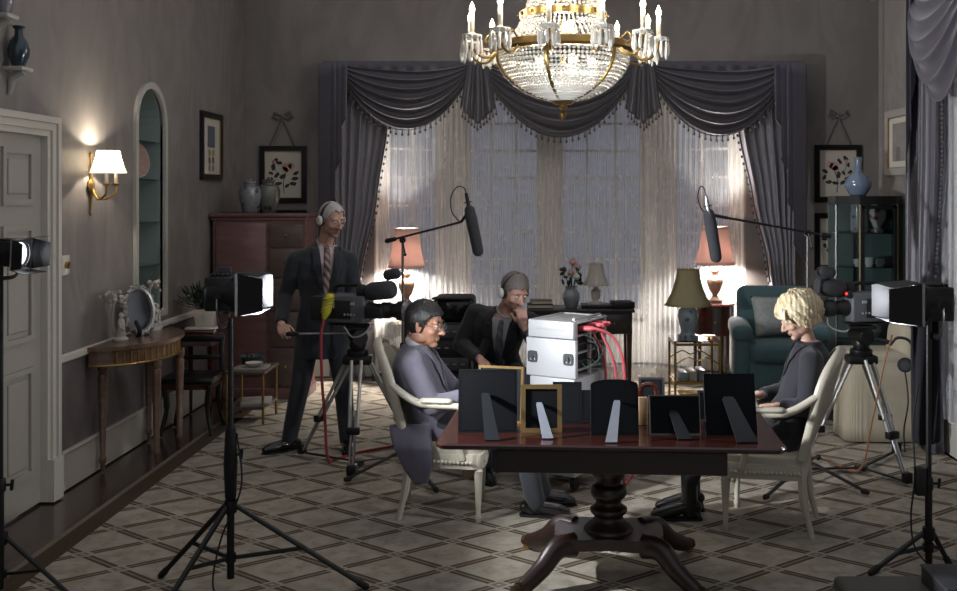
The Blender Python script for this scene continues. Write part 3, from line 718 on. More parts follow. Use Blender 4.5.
lat('ginger_jar', jp, M_jar, (xat(245.5, cd), cd + .15, cz1), 'pale patterned ginger jar on the mahogany cabinet, the left of the pair', 'jar', s=.86)
lat('ginger_jar', jp, jarmat('dark_china', '#5f605a', '#2a2d28'), (xat(260.5, cd), cd + .28, cz1), 'darker patterned ginger jar on the mahogany cabinet, nearer the rose print', 'jar', s=.9)

# ------------------------------------------------------------------ small tables and stools along the left
t = thing('side_table', 'small dark side table carrying the white planter, beyond the console', 'table', (xat(197, 8.5), 8.58, 0))
zt = zat(331, 8.4); b = MB(); b.box((0, 0, zt - .015), (.36, .4, .03), bev=.008); b.build('table_top', M_mahog, t)
MB().box((0, 0, zt - .08), (.30, .34, .1)).build('drawer_case', M_redwood2, t, smooth=False)
for sx in (-1, 1):
    for sy in (-1, 1): MB().box((sx * .135, sy * .155, (zt - .13) / 2), (.035, .035, zt - .13), taper=.6).build('leg', M_mahog, t)
pl = thing('potted_plant', 'leafy green plant in a white square planter on the side table', 'plant', (xat(201, 8.45), 8.52, zt))
b = MB(); b.box((0, 0, .015), (.26, .2, .02), bev=.006); b.box((.02, 0, .1), (.17, .15, .15), bev=.01, taper=.85); b.build('planter', M_plate, pl)
MB().box((.02, 0, .172), (.15, .13, .008)).build('soil', M_rubber, pl)
M_foliage = mat('dark_foliage', '#182b1c', .5, var=.4, scale=20)
rnd = random.Random(8); b = MB()
for k in range(120):
    a = rnd.uniform(0, 2 * PI); e = rnd.uniform(.0, 1.3); r = rnd.uniform(.08, .21); p = V((-.01 + r * math.cos(a) * math.cos(e), r * math.sin(a) * math.cos(e), .2 + r * math.sin(e) * .9))
    d = (p - V((0, 0, .15))).normalized(); m = frame_z(d); L, wd = rnd.uniform(.03, .06), rnd.uniform(.012, .02)
    pts = [p - d * L * .3, p + m.col[0] * wd + d * L * .3, p + d * L, p - m.col[0] * wd + d * L * .3]
    ns = d.cross(m.col[0]) * .003
    b.ring_loft([[q - ns for q in pts], [q + ns for q in pts]])
    if k % 4 == 0: b.tube([(0, 0, .17), p], .003, 5)
b.build('foliage', M_foliage, pl, smooth=False)
st = thing('dark_side_chair', 'dark wooden chair standing low between console and side table', 'chair', (xat(192, 8.05), 8.07, 0), .05)
MB().box((0, 0, .43), (.42, .40, .05), bev=.015).build('seat', M_black, st); MB().box((0, 0, .385), (.38, .36, .05)).build('seat_rail', M_mahog, st, smooth=False)
for sx in (-1, 1):
    for sy in (-1, 1): MB().tube(curve_pts([(sx * .17, sy * .16, .38), (sx * .16, sy * .16, .2), (sx * .2, sy * .19, 0)], 6), [.024] * 6 + [.018] * 7, 8).build('leg', M_black, st)
b = MB()
for sx in (-1, 1): b.tube(curve_pts([(sx * .18, .18, .4), (sx * .18, .2, .56), (sx * .17, .24, .72)], 5), .018, 8)
b.box((0, .235, .71), (.38, .03, .06), bev=.01); b.box((0, .2, .56), (.36, .02, .04), bev=.006); b.build('backrest', M_black, st)
lt = thing('low_table', 'low dark table with a shelf, holding a bowl and papers', 'table', (xat(252, 8.5), 8.5, 0)); zl = zat(371, 8.3)
MB().box((0, 0, zl - .012), (.34, .46, .024), bev=.006).build('table_top', M_redwood2, lt); MB().box((0, 0, .13), (.32, .44, .02)).build('shelf', M_redwood2, lt, smooth=False)
for sx in (-1, 1):
    for sy in (-1, 1): MB().tube([(sx * .15, sy * .21, zl - .02), (sx * .15, sy * .21, 0)], .011, 8).build('leg', M_gilt, lt)
b = MB(); b.box((xat(251, 8.4), 8.42, zl + .01), (.26, .22, .02), bev=.004); tag(b.build('magazine', mat('magazine_cover', '#8f8d8a', .4, var=.2), None), 'pale magazine lying on the low table under the dishes', 'magazine')
lat('bowl', [(0, 0), (.05, 0), (.055, .012), (.09, .06), (.115, .085), (.108, .085), (.08, .05), (.03, .015), (0, .015)], mat('grey_green_china', '#39474a', .2, var=.2), (xat(250, 8.5), 8.58, zl), 'grey green bowl at the back of the low table', 'bowl')
lat('dish', [(0, 0), (.04, 0), (.07, .025), (.075, .04), (.068, .04), (.04, .014), (0, .012)], M_plate, (xat(254, 8.38), 8.38, zl + .02), 'small white dish on top of the magazine', 'dish')
lat('trinket_box', [(0, 0), (.05, 0), (.05, .05), (.055, .055), (.03, .085), (.0, .09)], M_blackmetal, (xat(247, 8.65), 8.68, zl), 'dark lidded pot behind the grey green bowl', 'pot')
b = MB(); b.box((xat(258, 8.5), 8.45, .155), (.24, .3, .03), (0, 0, .2), .004); tag(b.build('paper_stack', mat('paper', '#8d8b88', .8, var=.1)), 'pale papers on the shelf under the low table', 'papers')

# ------------------------------------------------------------------ lamps by the window
M_pink = shade_mat('pink_shade', '#c9afa6', .095); M_cream = shade_mat('cream_linen', '#a39878', .45)
M_lampbase = mat('turned_stone', '#83715f', .3, var=.25, scale=25, coat=.3)
def table_lamp(name, label, loc, r0, r1, h, zs, basep, bm, sm, on=0, scallop=0, lc=(1, .93, .85)):
    t = thing(name, label, 'lamp', loc)
    MB().lathe(basep, (0, 0, 0), 28).build('lamp_base', bm, t)
    bz_ = basep[-1][1]
    MB().tube([(0, 0, bz_ - .01), (0, 0, zs + h + .01)], .006, 8).build('stem', M_brass, t)
    b = MB()
    def f(u, v):
        a = 2 * PI * u; k = (1 - v); r = r1 + (r0 - r1) * (.35 * k + .65 * k ** 2.2); r *= 1 + scallop * math.cos(8 * a); return V((r * math.cos(a), r * math.sin(a), zs + h * v))
    b.grid(f, 64, 12, wrap=True); sh = b.build('lamp_shade', sm, t, ang=180, thick=.003)
    for v in (0, 1): MB().tube([f(k / 48, v) for k in range(48)], .006, 6, closed=True).build('shade_trim', sm, sh)
    b = MB(); b.tube([(-r1, 0, zs + h - .02), (r1, 0, zs + h - .02)], .003, 6); b.tube([(0, -r1, zs + h - .02), (0, r1, zs + h - .02)], .003, 6); b.build('shade_carrier', M_brass, sh)
    b = MB(); b.ball((0, 0, zs + h * .3), (.03, .03, .042)); b.build('bulb', emitter('bulb_' + name, '#ffd9b0', 8) if on else M_mount, t)
    if on: lamp('lamp_light', 'POINT', (0, 0, zs + h * .30), on, lc, .07, t)
    return t
urn = [(0, 0), (.075, 0), (.078, .025), (.05, .035), (.03, .06), (.028, .08), (.06, .12), (.085, .19), (.088, .23), (.06, .275), (.03, .29), (.05, .315), (.05, .33), (.02, .34), (.016, .36)]
rd_ = 10.40; rz = zat(302, rd_)
dt = thing('drum_table', 'dark mahogany bow-front table under the right pink lamp', 'table', (xat(711, rd_), rd_, 0))
b = MB(); b.lathe([(0, 0), (.25, 0), (.262, .012), (.25, .025), (0, .025)], (0, 0, rz - .025), 40); b.build('table_top', M_mahog, dt)
b = MB(); b.lathe([(0, 0), (.24, 0), (.24, .3), (0, .3)], (0, 0, rz - .325), 40); b.build('drum', M_mahog, dt)
for k in range(3):
    b = MB(); a = -PI / 2 + (k - 1) * .8; b.lathe([(0, 0), (.008, 0), (.012, .012), (0, .02)], (.24 * math.cos(a), .24 * math.sin(a), rz - .18), 10, (math.cos(a), math.sin(a), 0)); b.build('knob', M_brass, dt)
for k in range(4): a = PI / 4 + k * PI / 2; MB().tube([(.2 * math.cos(a), .2 * math.sin(a), rz - .3), (.2 * math.cos(a), .2 * math.sin(a), 0)], [.022, .014], 8).build('leg', M_mahog, dt)
table_lamp('table_lamp', 'lit pink-shaded lamp with stone urn base on the mahogany drum table', (xat(715, rd_), rd_, rz), .205, .135, .385, .395, urn, M_lampbase, M_pink, 125)
ld = 10.40; lz = zat(305, ld)
t = thing('lamp_table', 'small round mahogany table under the left pink lamp, behind the television camera', 'table', (xat(406, ld), ld, 0))
MB().lathe([(0, 0), (.24, 0), (.25, .012), (.24, .025), (0, .025)], (0, 0, lz - .025), 36).build('table_top', M_mahog, t)
MB().lathe([(0, 0), (.05, 0), (.04, .1), (.025, .3), (.045, .45), (.03, lz - .15), (.06, lz - .03), (0, lz - .03)], (0, 0, .05), 20).build('pedestal', M_mahog, t)
for k in range(3): a = k * 2 * PI / 3 + .4; MB().tube(curve_pts([(.03 * math.cos(a), .03 * math.sin(a), .18), (.15 * math.cos(a), .15 * math.sin(a), .13), (.26 * math.cos(a), .26 * math.sin(a), .015)], 5), [.024] * 10 + [.016], 8).build('leg', M_mahog, t)
table_lamp('table_lamp', 'lit pink-shaded lamp behind the left boom microphone arm', (xat(406.5, ld), ld, lz), .19, .13, .40, .395, urn, M_lampbase, M_pink, 125)
# cream lamp on a brass and glass table
gd = 8.75; gz = zat(338, gd)
gt = thing('glass_side_table', 'brass-framed glass side table under the cream-shaded lamp', 'table', (xat(694, gd), gd, 0))
gw = .38
MB().box((0, 0, gz - .006), (gw + .02, .38, .012)).build('glass_top', glassy('table_glass', (.7, .78, .78, 1), .25), gt, smooth=False)
MB().box((0, 0, .3), (gw - .02, .36, .01)).build('glass_shelf', glassy('shelf_glass2', (.7, .78, .78, 1), .25), gt, smooth=False)
for z in (gz - .03, .29, .07):
    b = MB()
    for s in (-1, 1): b.box((0, s * .19, z), (gw + .02, .018, .022)); b.box((s * gw / 2, 0, z), (.018, .38, .022))
    b.build('rail', M_brass, gt, smooth=False)
for sx in (-1, 1):
    for sy in (-1, 1): MB().tube([(sx * gw / 2, sy * .19, 0), (sx * gw / 2, sy * .19, gz - .01)], .011, 8).build('leg', M_brass, gt)
for s in (-1, 1):
    b = MB(); b.tube(curve_pts([(-gw / 2, s * .19, gz - .2), (-.08, s * .19, gz - .14), (0, s * .19, gz - .17), (.08, s * .19, gz - .14), (gw / 2, s * .19, gz - .2)], 5), .006, 6); b.build('stretcher', M_brass, gt)
gp = [(0, 0), (.11, 0), (.115, .03), (.09, .035), (.075, .06), (.1, .14), (.115, .20), (.1, .25), (.05, .28), (.045, .3), (.02, .31)]
table_lamp('table_lamp', 'unlit cream bell-shaded lamp with blue ginger jar base on the brass table', (xat(688, gd), gd, gz), .20, .095, .31, .29, [(r * .8, z) for r, z in gp], jarmat('lamp_china', '#7d8890', '#46525c'), M_cream, 0, .0)
tag(MB().lathe([(0, 0), (.02, 0), (.012, .008), (.012, .02), (.06, .03), (.055, .036), (0, .03)], (xat(708, 8.7), 8.66, gz), 20).build('candle_dish', M_brass), 'small brass dish on the brass and glass table beside the lamp', 'dish')
for k in range(3): tag(MB().box((xat(682 + 9 * k, gd), gd, .335 + .0), (.06, .2, .06 + .02 * k), bev=.006).build('ornament_box', mat('ornament_box%d' % k, ('#7f8a90', '#90867a', '#5d5a5a')[k], .3, var=.2)), ('grey blue trinket box on the lower glass shelf', 'beige trinket box on the lower glass shelf', 'dark tall trinket box on the lower glass shelf')[k], 'box')

# ------------------------------------------------------------------ long table behind the rack with flowers and small lamp
td = 9.45; tz_ = zat(307, td)
t = thing('console_desk', 'long mahogany desk in the bay behind the white rack', 'desk', (xat(580, td), td, 0))
M_darkdesk = wood('dark_desk', '#1e1a18', '#2c2724', .3); wd = 1.0; MB().box((0, 0, tz_ - .015), (wd, .42, .03), bev=.008).build('table_top', M_darkdesk, t); MB().box((0, 0, tz_ - .13), (wd - .05, .38, .2)).build('drawer_case', M_darkdesk, t, smooth=False)
for k in range(3):
    q = MB().box(((k - 1) * .31, -.192, tz_ - .13), (.29, .012, .16), bev=.004).build('drawer', M_darkdesk, t); MB().ball(((k - 1) * .31, -.205, tz_ - .13), .012, 8, 6).build('drawer_knob', M_brass, q)
for sx in (-1, 1):
    for sy in (-1, 1): MB().box((sx * (wd / 2 - .05), sy * .16, (tz_ - .2) / 2), (.05, .05, tz_ - .2), taper=.6).build('leg', M_mahog, t)
table_lamp('small_lamp', 'small white lamp with pleated shade on the desk in the bay', (xat(596, td), td, tz_ + .03), .12, .06, .2, .18, [(0, 0), (.06, 0), (.06, .02), (.03, .03), (.05, .08), (.05, .12), (.02, .15), (.012, .19)], M_plate, shade_mat('white_shade', '#d2cec6', .4), 0, .03)
tag(MB().box((xat(597, td), td, tz_ + .015), (.3, .24, .03), bev=.006).build('wooden_box', M_black), 'dark wooden box under the small white lamp on the desk', 'box')
fl = thing('flower_vase', 'glass vase of pink and white roses on the desk in the bay', 'flowers', (xat(571, td), td - .05, tz_))
MB().lathe([(0, 0), (.05, 0), (.06, .02), (.085, .09), (.08, .13), (.05, .17), (.06, .2), (.055, .2), (.045, .17), (.075, .12), (.05, .02), (0, .012)], (0, 0, 0), 24).build('vase', mat('grey_glass', '#7c8589', .15, var=.15), fl)
for k, (x, y, z, c) in enumerate(((0, 0, .33, 'p'), (.06, .02, .38, 'p'), (-.05, .03, .30, 'w'), (.05, -.03, .29, 'w'), (.015, .05, .42, 'p'))):
    b = MB(); b.ball((x, y, z), (.034, .034, .03), 12, 8); b.tube([(x * .9 + .022 * math.cos(a) * (1 - a / 20), y + .022 * math.sin(a) * (1 - a / 20), z + .012 + a * .0016) for a in [q * .5 for q in range(30)]], .008, 6); b.build('rose', M_bloom if c == 'p' else M_plate, fl)
    MB().tube([(x * .2, y * .2, .15), (x, y, z)], .004, 6).build('stem', M_foliage, fl)
b = MB()
for k in range(16):
    a = rnd.uniform(0, 2 * PI); p = V((.09 * math.cos(a), .06 * math.sin(a), rnd.uniform(.23, .37))); b.ball(p, (.03, .012, .018), 8, 6, Euler((rnd.uniform(0, 3), rnd.uniform(0, 3), a)).to_matrix())
b.build('leaves', M_foliage, fl)
for k, (px_, wd_, c, lab) in enumerate(((540, .24, '#2c2a28', 'dark lower book at the left end of the desk'), (541, .2, '#6b6156', 'tan book on top of the dark book at the left end of the desk'))):
    b = MB(); b.box((0, 0, 0), (wd_, .17, .006)); b.box((0, 0, .03), (wd_, .17, .006)); b.box((-wd_ / 2 + .003, 0, .015), (.006, .17, .034)); cv = b
    tb = thing('book', lab, 'book', (xat(px_, td), td - .04, tz_ + .004 + .038 * k), .08 * k); cv.build('cover', mat('book%d' % k, c, .6, var=.15), tb, smooth=False); MB().box((.004, 0, .015), (wd_ - .012, .16, .024)).build('pages', M_mount, tb, smooth=False)
tag(MB().box((xat(622, td), td - .03, tz_ + .03), (.2, .2, .06), (0, 0, .15), .01).build('telephone', M_blackplastic), 'low dark box at the right end of the desk', 'box')

# ------------------------------------------------------------------ green armchair with cushion
M_green = mat('dark_green_velvet', '#3a575c', .8, var=.2, scale=20, sheen=.25, bump=.1)
ad = 8.95; ax = xat(779, ad)
ac = thing('armchair', 'dark green upholstered armchair in front of the right drape', 'armchair', (ax, ad, 0), math.radians(-8))
S = 1.0; aw = .82
MB().box((0, .08, .30), (aw - .06, .78, .34), bev=.05, seg=3).build('base', M_green, ac)
MB().box((0, -.02, .52), (aw - .28, .66, .17), bev=.06, seg=4).build('seat_cushion', M_green, ac)
MB().box((0, .42, .70), (aw - .12, .2, .70), (-.12, 0, 0), .08, 4).build('backrest', M_green, ac)
for s in (-1, 1):
    b = MB(); b.box((s * (aw / 2 - .07), .05, .47), (.15, .76, .44), bev=.05, seg=3); b.box((s * (aw / 2 - .07), .04, .69), (.18, .78, .15), bev=.055, seg=4); b.build('armrest', M_green, ac)
for sx in (-1, 1):
    for sy in (-.24, .4): MB().tube([(sx * .33, sy, .15), (sx * .34, sy * 1.02, 0)], [.03, .018], 10).build('leg', M_mahog, ac)
cu = MB(); 
def cush(u, v): 
    return None
b = MB(); R_ = Euler((math.radians(72), 0, math.radians(10))).to_matrix()
def pillow(w2, h2, d2, R, c):
    b = MB()
    for sgn in (1, -1):
        def f(u, v):
            x, y = 2 * u - 1, 2 * v - 1; k = max(0, (1 - x ** 4) * (1 - y ** 4)) ** .5; p = V((x * w2 * (1 - .06 * (1 - y * y)), y * h2 * (1 - .06 * (1 - x * x)), sgn * d2 * k)); return R @ p + V(c)
        b.grid(f, 20, 20)
    bmesh.ops.remove_doubles(b.bm, verts=b.bm.verts[:], dist=.0005); return b
tag(pillow(.24, .19, .075, R_, (ax + .03, ad + .17, .795)).build('cushion', mat('brocade_cushion', '#8f9390', .7, var=.35, scale=30), None, ang=180), 'pale brocade cushion propped in the dark green armchair', 'cushion')

# ------------------------------------------------------------------ glass display cabinet
vd = 8.14; vx = 2.752; vz = zat(196, vd)
vit = thing('display_cabinet', 'black and gilt glass-fronted display cabinet against the right wall', 'cabinet', (vx, vd, 0))
VW, VDp = .53, .38; M_dull = mat('dull_gilt', '#4f432c', .45, .6, var=.25, scale=30)
fo = [(-VW / 2, .16), (-VW / 2 + .15, 0), (VW / 2 - .07, 0), (VW / 2, .1), (VW / 2, VDp), (-VW / 2, VDp)]
for z0, z1, nm in ((0, .42, 'base'), (vz - .07, vz, 'cornice')):
    b = MB(); b.poly([(x * 1.0, y) for x, y in fo], [], Matrix.Translation((0, 0, z0)), z1 - z0); b.build(nm, M_black, vit, smooth=False)
b = MB(); b.box((0, VDp - .01, (vz + .35) / 2), (VW, .02, vz - .45)); b.build('back_panel', mat('cabinet_lining', '#44524f', .6, var=.15), vit, smooth=False)
for i in range(5):
    x, y = fo[i]; b = MB(); b.tube([(x * .98, y + .004, .42), (x * .98, y + .004, vz - .07)], .011, 6); b.build('upright', M_dull if i in (1, 2) else M_black, vit)
M_vglass = glassy('cabinet_glass', (.85, .9, .9, 1), .10)
for i in range(4):
    (xa, ya), (xb, yb) = fo[i], fo[i + 1]; c = V(((xa + xb) / 2, (ya + yb) / 2, (vz + .35) / 2)); L = math.hypot(xb - xa, yb - ya)
    q = MB().box(c, (L - .02, .005, vz - .5), (0, 0, math.atan2(yb - ya, xb - xa))).build('glass_panel' if i != 1 else 'door', M_vglass, vit, smooth=False)
    if i == 1:
        b = MB()
        for s in (-1, 1): b.box(c + V((s * (L / 2 - .025), -.006, 0)), (.02, .016, vz - .5))
        for s in (-1, 1): b.box(c + V((0, -.006, s * (vz - .53) / 2)), (L - .03, .016, .03))
        b.build('door_frame', M_black, q, smooth=False); MB().ball(c + V((L / 2 - .035, -.02, 0)), .012, 8, 6).build('door_knob', M_brass, q)
shz = [zat(232.5, 8.3), zat(266, 8.3), .72]
for z in shz:
    b = MB(); b.poly([(x * .95, .02 + y * .9) for x, y in fo], [], Matrix.Translation((0, 0, z - .008)), .008); b.build('shelf', glassy('vitrine_shelf', (.7, .8, .78, 1), .3), vit, smooth=False)
lat('bottle_vase', [(0, 0), (.06, 0), (.065, .01), (.105, .07), (.11, .11), (.085, .16), (.035, .2), (.028, .25), (.03, .31), (.035, .325), (.02, .32)], mat('powder_blue_glaze', '#5d6b7d', .2, var=.12, coat=.5), (xat(858, 8.35), 8.35, vz), 'powder blue bottle vase on top of the glass display cabinet', 'vase')
pv = [(0, 0), (.05, 0), (.055, .02), (.03, .04), (.075, .12), (.085, .19), (.05, .24), (.045, .26), (.065, .27), (.02, .265)]
lat('cabinet_vase', [(0, 0), (.07, 0), (.075, .03), (.07, .2), (.075, .24), (.055, .25), (.06, .28), (.03, .275)], M_jar, (xat(859, 8.36), 8.36, shz[0]), 'tall blue and white cylinder vase inside the cabinet, top shelf', 'vase')
lat('cabinet_vase', pv, jarmat('red_china', '#a39c98', '#7c3a38'), (xat(877, 8.36), 8.36, shz[0]), 'red and white urn vase inside the cabinet, top shelf', 'vase', s=.95)
lat('cabinet_vase', [(0, 0), (.05, 0), (.08, .08), (.06, .14), (.03, .17), (.04, .2), (0, .2)], mat('teal_glaze', '#2c4448', .2, var=.3), (xat(892, 8.4), 8.42, shz[0]), 'dark teal jar inside the cabinet, top shelf near the right end', 'vase', s=.9)
for k, (px_, n) in enumerate(((858, 4), (869, 5), (880, 4))):
    for q in range(n):
        w_ = ('left', 'middle', 'right')[k]
        lat('stacked_dish', [(0, 0), (.022, 0), (.04, .018), (.043, .022), (.035, .02), (0, .006)], M_plate, (xat(px_, 8.33), 8.33, shz[1] + .012 * q), 'small white dish in the %s stack on the cabinet middle shelf' % w_, 'dish', 20, '%s stack of white dishes' % w_)
tag(MB().lathe([(0, 0), (.06, 0), (.09, .05), (.08, .09), (.02, .11), (0, .12)], (xat(872, 8.3), 8.33, shz[2]), 20).build('tureen', M_plate), 'white covered dish on the lowest shelf of the display cabinet', 'dish')

# ------------------------------------------------------------------ cream slip-covered chair behind the right tripod
M_slip = mat('cream_loose_cover', '#a59c88', .85, var=.07, scale=12, bump=.1)
sl = thing('cream_sofa', 'cream loose-covered sofa end behind the right camera tripod', 'sofa', (2.70, 7.84, 0), 0)
def boxf(w2, d2, z0, z1, fl_, nm):
    def f(u, v):
        a = 2 * PI * u; cx = abs(math.cos(a)) ** .3 * math.copysign(1, math.cos(a)); cy = abs(math.sin(a)) ** .3 * math.copysign(1, math.sin(a)); q = 1 - v
        return V((cx * (w2 + fl_ * q) + .004 * q * math.sin(46 * a), cy * (d2 + fl_ * q) + .004 * q * math.cos(46 * a), z0 + (z1 - z0) * v))
    MB().grid(f, 140, 5, wrap=True).build(nm, M_slip, sl, ang=180, thick=.006)
boxf(.315, .195, .015, .62, .012, 'skirt')
MB().box((0, 0, .64), (.63, .39, .12), bev=.055, seg=4).build('arm_top', M_slip, sl)
MB().box((.20, 0, .70), (.22, .39, .42), (0, .1, 0), .08, 4).build('backrest', M_slip, sl)
MB().limb([(-.30, -.19, .615), (-.30, .18, .615)], [.012, .012], 8).build('piping', M_slip, sl)
# ------------------------------------------------------------------ chandelier
CD = 6.9; CX = xat(563, CD)
P_ = F / CD
ch = thing('chandelier', 'large lit crystal chandelier with candle bulbs and a beaded bowl', 'chandelier', (CX, CD, 0))
zr = zat(50, CD); rr = 66 / P_; zb = zat(101, CD)
M_crystal = NT('crystal'); _t = M_crystal
_t.b.inputs['Base Color'].default_value = (.86, .84, .79, 1); _t.b.inputs['Roughness'].default_value = .06; _t.b.inputs['IOR'].default_value = 1.5
_t.link(_t.m_('MULTIPLY_ADD', _t.noise(30, 1), .06, .04), _t.b.inputs['Roughness'])
_t.b.inputs['Transmission Weight'].default_value = .25; M_crystal = _t.m
M_oldgilt = mat('old_gilt', '#8d7446', .3, .9, var=.25, scale=30)
M_candle = mat('candle_sleeve', '#d8cfb8', .5, var=.05)
M_flame = emitter('candle_bulb', '#ffe6bd', 22)
# metal frame
b = MB()
b.lathe([(rr - .01, -.03), (rr + .02, -.03), (rr + .035, -.01), (rr + .03, .03), (rr + .01, .04), (rr - .02, .035), (rr - .02, -.02), (rr - .01, -.03)], (0, 0, zr), 64); b.build('rim_band', M_oldgilt, ch)
z2 = zat(16, CD); r2 = 41 / P_
b = MB(); b.lathe([(r2 - .01, -.025), (r2 + .015, -.025), (r2 + .02, .02), (r2, .03), (r2 - .015, .02), (r2 - .01, -.025)], (0, 0, z2), 56)
for k in range(16): a = 2 * PI * k / 16; b.ball(((r2 + .02) * math.cos(a), (r2 + .02) * math.sin(a), z2), .014, 8, 6)
b.build('upper_band', M_oldgilt, ch)
z3 = z2 + .62; r3 = .16
b = MB(); b.lathe([(r3 - .02, -.02), (r3 + .03, -.02), (r3 + .04, .02), (r3 + .07, .05), (r3, .04), (r3 - .02, -.02)], (0, 0, z3), 40); b.build('crown_band', M_oldgilt, ch)
b = MB(); b.lathe([(.0, 0), (.03, .0), (.02, .05), (.05, .1), (.02, .16), (.015, .3), (.0, .3)], (0, 0, z3), 20); b.build('top_boss', M_oldgilt, ch)
b = MB(); b.tube([(0, 0, zr - .1), (0, 0, z3 + .1)], .014, 10); b.build('stem', M_oldgilt, ch)
for k in range(3): a = 2 * PI * k / 3; MB().tube([((rr - .01) * math.cos(a), (rr - .01) * math.sin(a), zr), (0, 0, zr + .12)], .007, 6).build('rim_spoke', M_oldgilt, ch)
z = z3 + .28; n = 0
while z < ZC - .06:
    b = MB(); b.tube([(.016 * math.cos(t), 0, .024 * math.sin(t)) if n % 2 else (0, .016 * math.cos(t), .024 * math.sin(t)) for t in [2 * PI * k / 14 for k in range(14)]], .0045, 6, closed=True)
    for v in b.bm.verts: v.co.z += z
    b.build('chain_link', M_oldgilt, ch); z += .037; n += 1
MB().lathe([(0, 0), (.03, 0), (.05, .03), (.09, .05), (.09, .07), (0, .07)], (0, 0, ZC - .07), 24).build('ceiling_rose', M_oldgilt, ch)
# beaded strands: bowl, tent, crown
def strand(name, path, size, cnt, rot0=0, m=None, ratio=1.0):
    """one string of beads; copies turned round the axis share the mesh"""
    b = MB(); acc = 0; tot = sum((q - p).length for p, q in zip(path, path[1:])); n = int(tot / (size * 2.05)); i = 0
    for j in range(n):
        t = tot * (j + .5) / n; d = 0
        for p, q in zip(path, path[1:]):
            L = (q - p).length
            if d + L >= t: c = p + (q - p) * ((t - d) / L); dr = (q - p) / L; break
            d += L
        s_ = size * (.85 + .3 * ((j * 7) % 3) / 2)
        M = frame_z(dr)
        b.lathe([(0, -s_ * 1.0), (s_ * .75, -s_ * .6), (s_ * ratio, 0), (s_ * .75, s_ * .6), (0, s_ * 1.0)], c, 6, dr)
    me = b.mesh(name)
    for k in range(cnt):
        o = link(name, me, m or M_crystal, ch, False) if k == 0 else None
        if o is None: o = bpy.data.objects.new(name, me); COL.objects.link(o); o.parent = ch
        o.rotation_euler = (0, 0, rot0 + 2 * PI * k / cnt)
bowl = [V((r, 0, z)) for r, z in [(rr * math.cos(t) ** 1.1 if t < PI / 2 else 0, zr - .03 - (zr - .03 - zb) * math.sin(t)) for t in [PI / 2 * k / 24 * .94 for k in range(25)]]]
strand('bowl_strand', bowl, .0138, 96)
tent = [V((r2 + (rr - .03 - r2) * (k / 14) ** 1.6, 0, z2 - .02 - (z2 - .02 - zr - .03) * (k / 14))) for k in range(15)]
strand('tent_strand', tent, .0125, 60)
crn = [V((r3 + (r2 - .02 - r3) * (k / 16) ** 1.9, 0, z3 - .02 - (z3 - .04 - z2) * (k / 16))) for k in range(17)]
strand('crown_strand', crn, .0125, 44)
b = MB()
for k in range(6):
    a = 2 * PI * k / 6 + .26
    b.tube([V((p.x * 1.02 * math.cos(a), p.x * 1.02 * math.sin(a), p.z)) for p in bowl], .010, 6, sq=(1, 1.4))
b.build('bowl_rib', M_oldgilt, ch)
b = MB(); b.lathe([(0, 0), (.06, .0), (.085, .025), (.07, .04), (0, .04)], (0, 0, zb - .025), 24); b.lathe([(0, -.12), (.008, -.115), (.022, -.09), (.03, -.07), (.018, -.05), (.012, -.04), (.03, -.025), (.03, 0), (0, 0)], (0, 0, zb - .02), 16); b.build('finial', M_oldgilt, ch)
# arms with candle, bobeche and drops: one of each, then turned copies
RC = .655; ZCD = zat(47, CD)
b = MB(); b.tube(curve_pts([(rr, 0, zr), (rr + .07, 0, zr - .07), (rr + .14, 0, zr - .07), (RC - .01, 0, zr - .02), (RC, 0, ZCD + .02)], 8), .010, 8); b.tube(curve_pts([(rr + .03, 0, zr + .03), (rr + .08, 0, zr + .07), (rr + .11, 0, zr + .02), (rr + .07, 0, zr)], 6), .007, 6); arm_me = b.mesh('arm')
b = MB(); b.lathe([(0, 0), (.02, 0), (.06, .014), (.07, .026), (.064, .026), (.02, .012), (.02, .04), (.0, .04)], (RC, 0, ZCD + .02), 20); cup_me = b.mesh('drip_pan')
b = MB(); b.lathe([(0, 0), (.016, 0), (.016, .13), (.0, .13)], (RC, 0, ZCD + .06), 12); can_me = b.mesh('candle')
b = MB(); b.lathe([(0, 0), (.009, 0), (.019, .022), (.017, .04), (.008, .062), (0, .08)], (RC, 0, ZCD + .19), 12); bul_me = b.mesh('flame_bulb')
b = MB()
for k in range(10):
    a = 2 * PI * k / 10; c = V((RC + .064 * math.cos(a), .064 * math.sin(a), ZCD + .04)); L = .10 + .02 * (k % 2)
    b.lathe([(0, 0), (.006, -.006), (.006, -.014), (0, -.02)], c, 5); b.lathe([(0, 0), (.008, -.012), (.0135, -L * .6), (.009, -L * .9), (0, -L)], c - V((0, 0, .02)), 6)
drp_me = b.mesh('crystal_drops')
for k in range(12):
    a = math.radians(-90 + 15 + 30 * k) + .10
    for nm, me, m in (('arm', arm_me, M_oldgilt), ('drip_pan', cup_me, M_crystal), ('candle', can_me, M_candle), ('flame_bulb', bul_me, M_flame), ('crystal_drops', drp_me, M_crystal)):
        if not me.materials: me.materials.append(m)
        if nm in ('arm', 'candle', 'flame_bulb', 'drip_pan'): me.polygons.foreach_set('use_smooth', [True] * len(me.polygons))
        o = bpy.data.objects.new(nm, me); COL.objects.link(o); o.parent = ch; o.rotation_euler = (0, 0, a)
    lamp('candle_light', 'POINT', (RC * math.cos(a), RC * math.sin(a), ZCD + .24), 3.2, (1, .92, .8), .03, ch)
